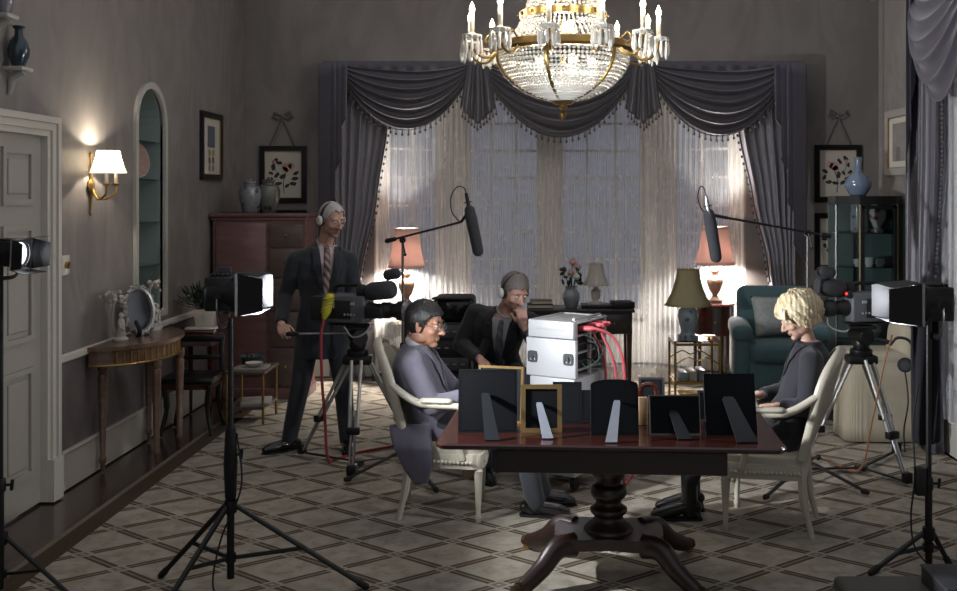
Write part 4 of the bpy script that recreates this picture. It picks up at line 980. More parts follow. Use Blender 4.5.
# upper tier of hanging drops
b = MB(); b.tube(curve_pts([(r3, 0, z3), (r3 + .12, 0, z3 - .02), (r3 + .26, 0, z3 + .02)], 6), .009, 6); b.lathe([(0, 0), (.05, .01), (.05, .016), (0, .01)], (r3 + .26, 0, z3 + .02), 16); ua = b.mesh('upper_arm'); ua.materials.append(M_oldgilt)
b = MB()
for k in range(8):
    a = 2 * PI * k / 8
    for q in range(3): c = V((r3 + .26 + .045 * math.cos(a), .045 * math.sin(a), z3 + .02 - q * .13)); b.lathe([(0, 0), (.006, -.006), (0, -.016)], c, 5); b.lathe([(0, 0), (.008, -.012), (.0135, -.07), (0, -.11)], c - V((0, 0, .016)), 6)
ud = b.mesh('upper_drops'); ud.materials.append(M_crystal)
for k in range(6):
    for nm, me in (('upper_arm', ua), ('upper_drops', ud)):
        o = bpy.data.objects.new(nm, me); COL.objects.link(o); o.parent = ch; o.rotation_euler = (0, 0, 2 * PI * k / 6 + .5)
# bulbs inside the bowl and the tent
for k in range(5):
    a = 2 * PI * k / 5; MB().ball((.2 * math.cos(a), .2 * math.sin(a), zr - .09), (.03, .03, .04), 12, 8).build('bowl_bulb', emitter('bowl_bulb_%d' % k, '#ffe9c4', 6), ch)
    lamp('bowl_light', 'POINT', (.2 * math.cos(a), .2 * math.sin(a), zr - .10), 5.5, (1, .93, .82), .05, ch)
for zz_ in (zr + .16, z2 + .22):
    MB().ball((.04, 0, zz_), (.03, .03, .04), 12, 8).build('inner_bulb', emitter('inner_bulb', '#ffe9c4', 10), ch)
    lamp('inner_light', 'POINT', (.0, -.05, zz_), 6, (1, .93, .82), .05, ch)

# ------------------------------------------------------------------ the sofa table
TX, TY, TR = .363, 5.005, math.radians(-3.4)
tb = thing('sofa_table', 'mahogany pedestal sofa table in the foreground carrying the photo frames', 'table', (TX, TY, 0), TR)
TW, TD, TZ = 1.65, .80, .74
def rrect(w_, d_, r, n=6):
    out = []
    for cx, cy, a0 in ((w_ / 2 - r, d_ / 2 - r, 0), (-w_ / 2 + r, d_ / 2 - r, 90), (-w_ / 2 + r, -d_ / 2 + r, 180), (w_ / 2 - r, -d_ / 2 + r, 270)):
        for k in range(n + 1): a = math.radians(a0 + 90 * k / n); out.append((cx + r * math.cos(a), cy + r * math.sin(a)))
    return out
M_oldgilt2 = mat('dull_brass', '#4a3722', .4, .6, var=.2, scale=30)
M_top = wood('polished_mahogany', '#210d0a', '#2f1511', .2, 3, .35)
b = MB()
pr = [(0.0, -.028), (.008, -.028), (.016, -.02), (.016, -.008), (.008, 0), (0, 0)]
rings = [[V((x * (1 + q / (TW / 2)), y * (1 + q / (TD / 2)), TZ + z)) for x, y in rrect(TW - .05, TD - .05, .05)] for q, z in pr]
mid = TW * .33
b.ring_loft(rings); b.build('table_top', M_top, tb, ang=35)
M_pedestal = wood('pedestal_mahogany', '#170b08', '#2b1611', .42, 3, .12); M_apron = wood('dark_apron', '#140908', '#1f0e0b', .55, 3, .02); AWd = 1.06
for nm, c, s in (('apron', (0, -TD / 2 + .045, TZ - .083), (AWd, .025, .105)), ('apron', (0, TD / 2 - .045, TZ - .083), (AWd, .025, .105)), ('apron', (-AWd / 2, 0, TZ - .083), (.025, TD - .065, .105)), ('apron', (AWd / 2, 0, TZ - .083), (.025, TD - .065, .105))):
    MB().box(c, s, bev=.004).build(nm, M_apron, tb, smooth=False)
b = MB(); b.box((0, 0, TZ - .12), (.32, .3, .03), bev=.006); b.lathe([(0, 0)] + [(p.x, p.z) for p in curve_pts([(.125, 0, .0), (.12, 0, .02), (.085, 0, .05), (.072, 0, .075), (.09, 0, .095), (.092, 0, .115), (.07, 0, .13), (.062, 0, .15), (.085, 0, .175), (.09, 0, .20), (.082, 0, .225), (.062, 0, .24), (.07, 0, .26), (.085, 0, .29), (.088, 0, .32), (.075, 0, .35), (.07, 0, .37), (.10, 0, .395), (.10, 0, .41)], 4)] + [(0, .41)], (0, 0, .222), 36); b.build('column', M_pedestal, tb)
out = []
for k in range(40):
    a = 2 * PI * k / 40; c, s_ = math.cos(a), math.sin(a); q = .8
    out.append((.27 * math.copysign(abs(c) ** .6, c) * (1 - .12 * abs(math.sin(2 * a)) ** 0 * (abs(s_) ** 4)), .20 * math.copysign(abs(s_) ** .6, s_) * (1 - .18 * (abs(c) ** 6 < .0) - .2 * (1 - abs(c)) ** 3)))
b = MB(); b.poly(out, [], Matrix.Translation((0, 0, .175)), .055); b.build('platform', M_pedestal, tb, ang=30)
for sx in (-1, 1):
    for sy in (-1, 1):
        b = MB(); pts = curve_pts([(sx * .17, sy * .12, .19), (sx * .25, sy * .17, .185), (sx * .32, sy * .23, .11), (sx * .40, sy * .31, .055), (sx * .43, sy * .34, .05)], 6)
        b.tube(pts, [.062 - .030 * k / (len(pts) - 1) for k in range(len(pts))], 12, sq=(.85, 1)); lg = b.build('leg', M_pedestal, tb)
        b = MB(); d = V((sx * .43, sy * .34, .045)); b.tube([d - V((sx * .04, sy * .03, -.004)), d + V((sx * .02, sy * .015, 0))], [.032, .026], 10); b.build('toe_cap', M_oldgilt2, lg)
        b = MB(); b.lathe([(0, -.012), (.022, -.012), (.024, 0), (.022, .012), (0, .012)], d + V((0, 0, -.0205)), 16, (0, 1, 0)); b.build('caster', M_brass, lg)

# ------------------------------------------------------------------ the two painted armchairs
M_paint = mat('cream_painted_wood', '#b3ad9d', .4, var=.07, scale=10); M_seatfab = mat('ivory_seat_fabric', '#aaa596', .8, var=.06, scale=20, bump=.08)
M_backfab = mat('taupe_back_fabric', '#6f6a5c', .85, var=.08, scale=20, bump=.08)
def fauteuil(name, label, loc, rz):
    t = thing(name, label, 'chair', loc, rz, 'cream painted armchairs at the table')
    # seat rail and cushion, front at +x
    ol = [(-.235, -.21), (.17, -.275), (.225, -.25), (.245, -.15), (.25, 0), (.245, .15), (.225, .25), (.17, .275), (-.235, .21)]
    b = MB(); b.poly(ol, [], Matrix.Translation((0, 0, .315)), .085); b.build('seat_rail', M_paint, t, ang=25)
    b = MB(); 
    for y in [k * .02 for k in range(-11, 12)]: b.ball((.25 - abs(y) ** 2 * .3, y, .355), (.008, .0102, .012), 8, 6)
    b.build('carved_moulding', M_paint, t)
    for s in (-1, 1):
        b = MB()
        for k in range(16): f = k / 15; b.ball((-.2 + .36 * f, s * (.222 + .062 * f), .355), (.0125, .008, .012), 8, 6)
        b.build('carved_moulding', M_paint, t)
    def seat(u, v):
        a = 2 * PI * u; c, s_ = math.cos(a), math.sin(a); x = .23 * math.copysign(abs(c) ** .5, c); y = (.245 + .03 * c) * math.copysign(abs(s_) ** .5, s_); h = min(1, v * 1.6)
        k = math.cos(PI / 2 * max(0, (v - .3) / .7)) if v > .3 else 1
        return V((.0 + x * k, y * k, .395 + .065 * math.sin(PI / 2 * min(1, v / .7))))
    MB().grid(seat, 48, 14, wrap=True).build('seat', M_seatfab, t, ang=180)
    for s in (-1, 1):
        b = MB(); b.lathe([(0, 0), (.014, 0), (.016, .02), (.02, .03), (.014, .05), (.026, .29), (.03, .30), (.022, .315), (.032, .33), (.032, .40), (0, .40)], (.2, s * .235, 0), 12); b.build('leg', M_paint, t)
        MB().tube(curve_pts([(-.27, s * .195, 0), (-.225, s * .195, .2), (-.215, s * .195, .4)], 5), [.017] * 4 + [.024] * 7, 8).build('leg', M_paint, t)
    # back: oval-shouldered frame raked backwards with a padded panel
    def bx(z): return -.215 - .16 * max(0, (z - .42) / .63) ** 1.15
    prof = [(.43, .195), (.55, .215), (.70, .235), (.83, .245), (.93, .215), (.995, .13), (1.02, 0)]
    L = [(bx(z), -y, z) for z, y in prof]; R = [(bx(z), y, z) for z, y in prof[:-1]][::-1]
    def curved(p): x, y, z = p; return V((x - .05 * (1 - (y / .25) ** 2) * min(1, max(0, (z - .42) / .3)), y, z))
    ring = curve_pts([curved(p) for p in L + R], 5)
    b = MB(); b.tube(ring, .024, 10, sq=(.9, 1.2)); b.tube(curve_pts([curved((bx(.5), y, .5)) for y in (-.2, -.1, 0, .1, .2)], 4), .018, 8); b.build('back_frame', M_paint, t)
    def wz(z):
        z = max(.43, min(1.015, z))
        for (z0, w0), (z1, w1) in zip(prof, prof[1:]):
            if z <= z1: return w0 + (w1 - w0) * (z - z0) / (z1 - z0)
        return 0
    for nm, off, m in (('back_pad', .022, M_seatfab), ('back_panel', -.02, M_seatfab)):
        b = MB(); b.grid(lambda u, v: curved((bx(.5 + .505 * v) + off * (1 - (2 * u - 1) ** 4 * .6), (2 * u - 1) * max(.005, wz(.5 + .505 * v) - .01), .5 + .505 * v)), 20, 20); b.build(nm, m, t, ang=180, thick=.012)
    for s in (-1, 1):
        b = MB(); pts = curve_pts([curved((bx(.80), s * .245, .80)), (-.19, s * .275, .725), (-.10, s * .295, .695), (.02, s * .305, .69), (.09, s * .305, .685), (.115, s * .305, .665), (.10, s * .30, .63), (.07, s * .29, .55), (.09, s * .272, .44), (.11, s * .27, .37)], 6)
        b.tube(pts, [.022] * 12 + [.019] * (len(pts) - 12), 10); am = b.build('armrest', M_paint, t)
        MB().limb([(-.11, s * .293, .717), (.03, s * .305, .715)], [.028, .027], 12, sq=(1.15, .65)).build('arm_pad', M_seatfab, am)
    return t
cl = fauteuil('fauteuil', 'cream painted armchair under the man in glasses', (-.535, 6.04, 0), 0)
dup(cl, (1.335, 5.80, 0), math.radians(161), 'cream painted armchair under the fair-haired woman')

# ------------------------------------------------------------------ photo frames standing with their backs to us
M_velvet = mat('black_velvet_back', '#070b10', .8, var=.25, scale=30, spec=.2); M_greyeasel = mat('grey_easel_back', '#6b6f78', .6, var=.1); M_silver = mat('silver_edge', '#5d5b5a', .3, .8, var=.2)
M_goldframe = mat('gold_moulding', '#8a7148', .35, .7, var=.2, scale=30)
def photo_frame(label, px0, px1, pyt, pyb, d, edge, back, easel=None, arch_=0, yaw=0, fw=.012, lean=12, eflip=1, ew=.035):
    """frame with its back to the camera: the leg of the easel stands toward us"""
    w_ = (px1 - px0) * d / F; zt = zat(pyt, d); h = zt - TZ; x = xat((px0 + px1) / 2, d)
    t = thing('photo_frame', label, 'photo frame', (x, d, TZ), yaw, None)
    L = math.radians(lean); M = Matrix.Rotation(L, 4, 'X')  # leans away at the top toward the camera side
    M = Matrix.Rotation(-math.radians(lean), 4, 'X'); hh = h / math.cos(L)
    M2 = M @ Matrix(((1, 0, 0, 0), (0, 0, 1, 0), (0, 1, 0, 0), (0, 0, 0, 1)))
    def outl(i):
        if not arch_: return [(-w_ / 2 + i, i), (w_ / 2 - i, i), (w_ / 2 - i, hh - i), (-w_ / 2 + i, hh - i)]
        return [(-w_ / 2 + i, i), (w_ / 2 - i, i), (w_ / 2 - i, hh - arch_)] + [((w_ / 2 - i) * math.cos(a), hh - arch_ - i + arch_ * math.sin(a) ** .8) for a in [PI * k / 16 for k in range(1, 16)]] + [(-w_ / 2 + i, hh - arch_)]
    b = MB(); b.poly(outl(0), [outl(fw)], M2 @ Matrix.Translation((0, 0, -.004 if edge is not back else .0)), .022 if edge is not back else .018); b.build('moulding', edge, t, smooth=False)
    b = MB(); b.poly(outl(fw * .7), [], M2 @ Matrix.Translation((0, 0, .0)), .010); b.build('back_board', back, t, smooth=False)
    b = MB(); b.poly(outl(fw * .8), [], M2 @ Matrix.Translation((0, 0, .0115)), .003); b.build('glass', mat('photo_glass', '#26282b', .1, var=.2), t, smooth=False) if not any(m.name == 'photo_glass' for m in bpy.data.materials) else b.build('glass', bpy.data.materials['photo_glass'], t, smooth=False)
    if easel:
        # a hinged strut widening to its foot
        top = M @ V((eflip * -.012, -.004, hh * .62)); foot = V((eflip * .03, -h * .50 - .02, .004))
        ax_ = (foot - top).normalized(); sd = V((1, 0, 0))
        b = MB(); rings = []
        for f, wv in ((0, ew * .45), (.05, ew * .6), (1, ew)):
            c = top + (foot - top) * f; nrm = ax_.cross(sd).normalized() * .0035
            rings.append([c - sd * wv - nrm, c + sd * wv - nrm, c + sd * wv + nrm, c - sd * wv + nrm])
        b.ring_loft(rings); b.build('easel_leg', easel, t, smooth=False)
    return t
photo_frame('gold-edged dark photo frame half hidden behind the big black frame nearest the man in glasses', 476, 523, 367, 424, 5.10, M_goldframe, M_velvet, None, lean=6, yaw=math.radians(-14), fw=.012)
photo_frame('big square black photo frame at the left end of the table', 458, 517, 371, 433, 4.88, M_velvet, M_velvet, M_velvet, lean=9, eflip=1)
photo_frame('brass-edged photo frame with a pale grey strut', 521, 562, 386, 433, 4.88, M_goldframe, M_velvet, M_greyeasel, lean=10, fw=.022, ew=.026)
photo_frame('dark photo frame just behind the brass-edged one', 553, 582, 383, 426, 5.06, M_velvet, M_velvet, None, lean=8)
photo_frame('smallest dark photo frame beside the arched frame', 581, 597, 391, 421, 5.13, M_velvet, M_velvet, None, lean=8)
photo_frame('arched black photo frame with a grey strut in the middle of the table', 591, 639, 381, 437, 4.82, M_velvet, M_velvet, M_greyeasel, arch_=.03, lean=10, eflip=-1, ew=.028)
photo_frame('dark photo frame standing at the back edge of the table', 639, 665, 378, 411, 5.34, M_silver, M_velvet, None, lean=8)
photo_frame('silver-edged landscape photo frame beside the arched frame', 650, 701, 397, 435, 4.84, M_silver, M_velvet, M_velvet, lean=14, fw=.005)
photo_frame('dark photo frame half hidden behind the big right-hand frame', 698, 722, 391, 424, 5.12, M_silver, M_velvet, None, lean=8)
photo_frame('big black photo frame at the right end of the table, beside the woman', 706, 758, 376, 436, 4.83, M_velvet, M_velvet, M_velvet, lean=12, eflip=1, ew=.05, yaw=math.radians(4))
# loose things between the frames
M_tan = mat('tan_wood', '#7a5f42', .5, var=.15)
MBx = MB(); MBx.box((0, 0, .07), (.045, .03, .14), bev=.004); o = MBx.build('wooden_block', M_tan, None); o.location = (xat(643, 5.05), 5.05, TZ); tag(o, 'upright tan wooden block between the arched and silver-edged frames', 'block')
o = tag(MB().tube(curve_pts([(xat(638, 5.12), 5.12, TZ + .01), (xat(640, 5.12), 5.12, TZ + .16), (xat(648, 5.12), 5.12, TZ + .19), (xat(656, 5.12), 5.12, TZ + .16), (xat(657, 5.12), 5.12, TZ + .01)], 6), .012, 8).build('curved_handle', M_mahog), 'brown curved wooden handle standing behind the tan block', 'handle')
bs = thing('brass_stand', 'small polished brass tray on a stem behind the silver-edged frame', 'stand', (xat(689, 5.28), 5.28, TZ))
MB().box((0, 0, .115), (.11, .1, .012), bev=.004).build('tray', M_brass, bs); MB().lathe([(0, 0), (.04, 0), (.04, .008), (.01, .02), (.009, .11), (0, .11)], (0, 0, 0), 16).build('stem', M_brass, bs)
gl_ = lat('drinking_glass', [(0, 0), (.028, 0), (.034, .1), (.031, .1), (.026, .008), (0, .008)], glassy('tumbler_glass', (.85, .88, .9, 1), .25), (xat(667, 5.22), 5.22, TZ), 'clear tumbler on the table near the brass stand', 'glass', 24)
tag(MB().box((xat(576, 5.3), 5.3, TZ + .012), (.24, .16, .024), (0, 0, .2), .003).build('document_folder', M_mount), 'pale papers lying flat at the back edge of the table', 'papers')
# ------------------------------------------------------------------ people
from mathutils.bvhtree import BVHTree
M_eyew = mat('eye_white', '#b9b3ab', .3, var=.05); M_iris = mat('iris', '#1c1512', .2, var=.2)
def cloth(name, c, var=.14, sheen=.15): return mat(name, c, .85, var=var, scale=7, bump=.12, bscale=18, sheen=sheen)
def skinmat(name, c): 
    t = NT(name); c = lin(c); n = t.noise(18, 4); d = (c[0] * .88, c[1] * .82, c[2] * .8, 1)
    t.link(t.mix(n, d, c), t.b.inputs['Base Color']); t.b.inputs['Roughness'].default_value = .5; t.b.inputs['Subsurface Weight'].default_value = .06
    t.b.inputs['Subsurface Radius'].default_value = (.01, .004, .002); t.bump(t.noise(140, 2), .05, .002); return t.m
def head_frame(H, f, up=(0, 0, 1)):
    f = V(f).normalized(); l = V(up).cross(f).normalized(); u = f.cross(l)
    return Matrix(((f.x, l.x, u.x, H[0]), (f.y, l.y, u.y, H[1]), (f.z, l.z, u.z, H[2]), (0, 0, 0, 1)))
def add_head(b, HM, k, fem=False):
    R = HM.to_3x3()
    def B(c, r): b.ball(HM @ (V(c) * k), tuple(x * k for x in r), 24, 16, R)
    B((-.012, 0, .03), (.096, .076, .089)); B((.02, 0, -.02), (.072, .064, .085)); B((.035, 0, -.06), (.05, .05, .05))
    B((.062, 0, -.098), (.026, .026 if not fem else .022, .020)); B((.0, .046, -.06), (.045, .018, .035)); B((.0, -.046, -.06), (.045, .018, .035))
    for s in (-1, 1):
        B((.056, s * .037, -.026), (.026, .024, .022)); B((.076, s * .03, .028), (.014, .026, .009))
        B((-.006, s * .078, -.008), (.02, .007, .033)); B((-.014, s * .083, .004), (.012, .006, .02))
        B((.074, s * .031, .0035), (.0125, .0135, .0125))
    b.limb([HM @ (V(p) * k) for p in ((.086, 0, .015), (.097, 0, -.006), (.110, 0, -.030))], [.008 * k, .0095 * k, .013 * k], 12)
    for s in (-1, 1): B((.097, s * .012, -.034), (.012, .009, .008))
    B((.080, 0, -.061), (.011, .022, .0065)); B((.077, 0, -.072), (.011, .019, .008))
def add_hand(b, wr, d, n, k=1.0, curl=.5, side=1, spread=.08, mats=None):
    """wr wrist, d finger direction, n palm normal; side +1 puts the thumb on the d x n side"""
    wr, d, n = V(wr), V(d).normalized(), V(n); n = (n - d * n.dot(d)).normalized(); x = d.cross(n) * side
    for q in range(5):
        o = (q - 2) * .0155 * k
        b.limb([wr + x * o * .55, wr + x * o * .95 + d * .05 * k, wr + x * o + d * .088 * k], [.015 * k, .0145 * k, .012 * k], 10)
    for q, (L, o, st) in enumerate(((.070, .030, .086), (.078, .010, .092), (.073, -.010, .089), (.057, -.030, .080))):
        p = wr + d * st * k + x * o * k; a = .25 + curl * .8; dd = (d + x * (o * 1.6) * spread * 10).normalized(); P = [p - dd * .02 * k, p]; ang = curl * .9
        for f_ in (.45, .32, .23):
            v = dd * math.cos(ang) + n * math.sin(ang); p = p + v * L * f_ * k * 1.0; P.append(p); ang += curl * 1.1
        b.limb(P, [.0095 * k, .0095 * k, .0085 * k, .008 * k, .0068 * k], 10)
    p = wr + x * .026 * k + d * .022 * k; t1 = (d * .62 + x * .62 + n * .35).normalized(); t2 = (d * .85 + x * .12 + n * .5).normalized()
    b.limb([p - x * .012 * k, p + t1 * .034 * k, p + t1 * .034 * k + t2 * .03 * k, p + t1 * .034 * k + t2 * .055 * k], [.0145 * k, .0115 * k, .0100 * k, .0078 * k], 10)
SECT = [(-.11, .105, .085), (-.04, .160, .115), (.05, .160, .118), (.17, .142, .105), (.32, .165, .125), (.43, .175, .118), (.50, .150, .095), (.545, .085, .07), (.57, .062, .062)]
def torso(b, J, k, grow=0, lo=-9, hi=9, wide=1.0, extra=None):
    """loft round the spine: J['spine'] pelvis -> ... -> neck base; heights in metres along a spine of nominal length .57"""
    sp = curve_pts(J['spine'], 8); Ls = [0]
    for p, q in zip(sp, sp[1:]): Ls.append(Ls[-1] + (q - p).length)
    tot = Ls[-1]; kk = tot / .57
    def pos(h):
        h *= kk
        if h <= 0: d = (sp[1] - sp[0]).normalized(); return sp[0] + d * h, d
        for i in range(len(sp) - 1):
            if h <= Ls[i + 1] or i == len(sp) - 2:
                d = (sp[i + 1] - sp[i]).normalized(); return sp[i] + d * (h - Ls[i]), d
    sh = (J['shL'] - J['shR']).normalized(); hp = (J['hipL'] - J['hipR']).normalized(); rings = []
    for h, rx, ry in (extra + [q for q in SECT if q[0] > -.0] if extra else SECT):
        if h < lo or h > hi: continue
        c, d = pos(h); t = min(1, max(0, h / .45)); l = (hp * (1 - t) + sh * t); l = (l - d * l.dot(d)).normalized(); f = l.cross(d)
        rx = rx * k * wide + grow; ry = ry * k + grow
        rings.append([c + l * rx * math.copysign(abs(math.cos(a)) ** .85, math.cos(a)) + f * ry * math.copysign(abs(math.sin(a)) ** .9, math.sin(a)) for a in [2 * PI * q / 28 for q in range(28)]])
    b.ring_loft(rings); return rings
def person(label, base, J, k, headf, skin, hairfn, suit, trou, shoe_m, hk=1.0, fem=False, hands=None, hand_mat=None, coat_len=-.24, vneck=.30, shirt=None, tie=None, boots=False, extra_jacket=None, toes=None, voxel=.0045, lapel=True):
    base = V(base); t = thing('person', label, 'person', base)
    J = {n: ([V(p) - base for p in v] if isinstance(v, list) else V(v) - base) for n, v in J.items()}
    HM = head_frame(J['head'], headf)
    # --- body: one continuous surface
    b = MB(); torso(b, J, k)
    b.limb([J['spine'][-1] + (J['spine'][-2] - J['spine'][-1]) * .1, J['spine'][-1], HM @ V((-.015, 0, -.045))], [.075 * k, (.056 if not fem else .047) * k, (.056 if not fem else .047) * k], 16)
    add_head(b, HM, hk, fem)
    for s in 'LR':
        b.limb([J['sh' + s], J['el' + s], J['wr' + s]], [.056 * k, .043 * k, .027 * k], 14)
        b.limb([J['sh' + s] + (J['spine'][-1] - J['sh' + s]) * .5 - V((0, 0, .03)), J['sh' + s]], [.062 * k, .058 * k], 14)
        b.limb([J['hip' + s], J['kn' + s], J['kn' + s] + (J['an' + s] - J['kn' + s]) * .35, J['an' + s]], [.085 * k, .056 * k, .054 * k, .036 * k], 14)
        hd, hn, side, cu = hands[s]; add_hand(b, J['wr' + s], hd, hn, k, cu, side)
        td = V(toes[s]).normalized(); a = J['an' + s]; b.limb([a - td * .01 - V((0, 0, .05)), a + td * .06 - V((0, 0, .06)), a + td * .14 - V((0, 0, .07))], [.026 * k, .026 * k, .018 * k], 12)
    me = remeshed(b, voxel, 3)
    Hi = HM.inverted()
    for v in me.vertices:       # eye sockets, mouth line, philtrum
        p = (Hi @ v.co) / hk
        if p.x > .03 and abs(p.z) < .13 and abs(p.y) < .1:
            dx = 0
            for s in (-1, 1):
                r2 = ((p.y - s * .031) / .017) ** 2 + ((p.z - .004) / .010) ** 2; dx -= .006 * math.exp(-r2)
                r2 = ((p.y - s * .012) / .006) ** 2 + ((p.z + .041) / .004) ** 2; dx -= .003 * math.exp(-r2)
            r2 = (p.y / .022) ** 2 + ((p.z + .0665) / .0028) ** 2; dx -= .005 * math.exp(-r2)
            r2 = (p.y / .02) ** 2 + ((p.z + .084) / .006) ** 2; dx -= .003 * math.exp(-r2)
            if dx: v.co += HM.to_3x3() @ V((dx * hk, 0, 0))
    link('body', me, skin, t, ang=180)
    # --- face details
    for s in (-1, 1):
        b = MB(); c = HM @ (V((.0765, s * .031, .0035)) * hk); b.ball(c, .0118 * hk, 14, 10); b.ball(HM @ (V((.0825, s * .031, .001)) * hk), .0068 * hk, 10, 8); o = b.build('eye', [M_eyew, M_iris], t)
        n0 = len(o.data.polygons); 
        for p in o.data.polygons:
            if p.index >= 14 * 10: p.material_index = 1
        b = MB(); b.tube([HM @ (V((.092 - abs(y - .03) * .25, s * y, .030 + .004 * math.sin((y - .012) / .04 * PI))) * hk) for y in [.012 + .04 * q / 8 for q in range(9)]], [.002 * hk] + [.0034 * hk] * 7 + [.0015 * hk], 6); b.build('eyebrow', hairfn[1], t)
        b = MB(); b.tube([HM @ (V((.089 - abs(y - .031) * .35, s * y, .0095 - ((y - .031) / .018) ** 2 * .005)) * hk) for y in [.016 + .03 * q / 8 for q in range(9)]], .0022 * hk, 6); b.build('eyelid', skin, t)
    b = MB(); b.tube([HM @ (V((.0892 - (y / .022) ** 2 * .008, y, -.0615 - .001 * abs(y) / .01)) * hk) for y in [-.021 + .042 * q / 10 for q in range(11)]], [.001] + [.0042 * hk] * 9 + [.001], 6); b.tube([HM @ (V((.0868 - (y / .022) ** 2 * .007, y, -.0715 + (y / .022) ** 2 * .004)) * hk) for y in [-.018 + .036 * q / 10 for q in range(11)]], [.001] + [.0046 * hk] * 9 + [.001], 6); b.build('lips', M_lipf if fem else skin, t)
    hairfn[0](t, HM, hk, hairfn[1])
    # --- trousers
    b = MB(); torso(b, J, k, .014, hi=.2)
    for s in 'LR':
        kn, an, hp = J['kn' + s], J['an' + s], J['hip' + s]; e = an + (kn - an).normalized() * (-.035 if not boots else .10)
        b.limb([hp, hp + (kn - hp) * .5, kn, kn + (an - kn) * .4], [.098 * k, .086 * k, .073 * k, .068 * k], 16)
        b.limb([kn, kn + (an - kn) * .5, e], [.072 * k, .066 * k, .058 * k if not boots else .05 * k], 16)
    link('trousers', remeshed(b, .009, 4), trou, t, ang=180)
    # --- shoes
    for s in 'LR':
        td = V(toes[s]); td.z = 0; td.normalize(); a = V(J['an' + s]); z0 = .001; sd = V((-td.y, td.x, 0))
        h = .03 if boots else 0
        b = MB(); g = lambda x, z: V((a.x, a.y, z0)) + td * x + V((0, 0, z))
        b.limb([g(-.055, .048 + h), g(.0, .052 + h), g(.08, .042 + h * .5), g(.15, .036), g(.19, .030)], [.036 * k, .042 * k, .043 * k, .040 * k, .027 * k], 16)
        b.limb([g(-.015, .05), g(-.01, .115 if not boots else .27)], [.05 * k, .047 * k if not boots else .054 * k], 14)
        if boots: b.box(g(-.055, .02), (.05, .05, .05), (0, 0, math.atan2(td.y, td.x)), .01)
        sh = link('boot' if boots else 'shoe', remeshed(b, .006, 4), shoe_m, t, ang=180)
        b = MB(); out = [(-.09, .0), (-.08, .032), (-.02, .036), (.06, .042), (.13, .046), (.19, .034), (.222, .0)]; out = out + [(x, -y) for x, y in out[-2:0:-1]]
        M = Matrix(((td.x, sd.x, 0, a.x), (td.y, sd.y, 0, a.y), (0, 0, 1, z0), (0, 0, 0, 1))); b.poly([(x, y * k) for x, y in out], [], M, .014); b.build('sole', M_rubber, sh, smooth=False)
    # --- jacket
    b = MB(); ex = [(coat_len, .195, .14), (-.06, .182, .132)] if coat_len < -.12 else [(coat_len, .172, .125), (-.04, .165, .118)]
    torso(b, J, k, .020, lo=max(coat_len, -.30), extra=ex, hi=.6)
    for s in 'LR':
        sh_, el, wr = J['sh' + s], J['el' + s], J['wr' + s]; cuff = wr + (el - wr).normalized() * .025
        b.limb([J['spine'][-1] - V((0, 0, .045)), sh_ + (J['spine'][-1] - sh_) * .45 - V((0, 0, .03)), sh_], [.062 * k, .072 * k, .074 * k], 16)
        b.limb([sh_, sh_ + (el - sh_) * .5, el], [.074 * k, .066 * k, .058 * k], 16); b.limb([el, el + (cuff - el) * .5], [.058 * k, .053 * k], 16)
        b.tube([el, el + (cuff - el) * .5, cuff], [.055 * k, .052 * k, .045 * k], 16)
    if extra_jacket: extra_jacket(b, base)
    me = remeshed(b, .008, 4)
    # cloth folds
    for v, nv in [(v, v.normal.copy()) for v in me.vertices]:
        n_ = noise.noise(v.co * 9 + V((3, 1, 7))) * .006 + noise.noise(V((v.co.x * 22, v.co.y * 22, v.co.z * 9))) * .003
        v.co += nv * n_
    bm = bmesh.new(); bm.from_mesh(me); bvh = BVHTree.FromBMesh(bm)
    nb = J['spine'][-1]; low = J['spine'][0]; upv = (J['spine'][-1] - J['spine'][-3]).normalized(); shv = (J['shL'] - J['shR']).normalized(); fr = shv.cross(upv).normalized(); upv = fr.cross(shv).normalized()
    O = nb - upv * .02
    def proj(x, h, off):
        o = O + shv * x - upv * h; q = bvh.ray_cast(o + fr * .5, -fr)
        return (q[0] if q[0] is not None else o + fr * .058) + fr * off
    if vneck:
        dele = []
        for f_ in bm.faces:
            c = f_.calc_center_median() - O; x, h, d = c.dot(shv), -c.dot(upv), c.dot(fr)
            if d > .0 and -.04 < h < vneck and abs(x) < .010 + .052 * (1 - h / vneck) ** .8: dele.append(f_)
        bmesh.ops.delete(bm, geom=dele, context='FACES')
    bmesh.ops.holes_fill  # (kept open at the neck)
    bm.to_mesh(me); bm.free()
    link('jacket', me, suit, t, ang=180)
    if vneck:
        b = MB(); b.grid(lambda u, v: proj((2 * u - 1) * (.02 + .060 * (1 - v) ** .7), -.018 + (vneck + .028) * v, -.010), 16, 20); b.build('shirt', shirt or M_shirt, t, ang=180, thick=.003)
        b = MB(); ax_ = (HM @ V((-.015, 0, -.045)) - nb).normalized(); m = frame_z(ax_)
        ring = [nb + ax_ * .012 + (m.col[0] * math.cos(a) + m.col[1] * math.sin(a)) * .062 * k for a in [2 * PI * q / 28 for q in range(28)]]
        ring = [p - upv * (.020 * k * max(0, (p - nb).dot(fr) / .062)) for p in ring]
        if not fem: b.tube(ring, .017 * k, 8, closed=True, sq=(.4, 1.2)); b.build('shirt_collar', shirt or M_shirt, t) if not fem else None
        if lapel:
            for s in (-1, 1):
                def lf(u, v): 
                    h = .0 + (vneck + .01) * v; xi = .008 + .050 * (1 - min(1, h / vneck)) ** .8; wdt = .055 * (math.sin(PI * min(1, .25 + v * .9)) ** .6) * (1.15 if .3 < v < .42 else 1) + .004
                    return proj(s * (xi + wdt * u), h, .006 + .004 * u)
                b = MB(); b.grid(lf, 6, 24); b.build('lapel', suit, t, ang=180, thick=.004)
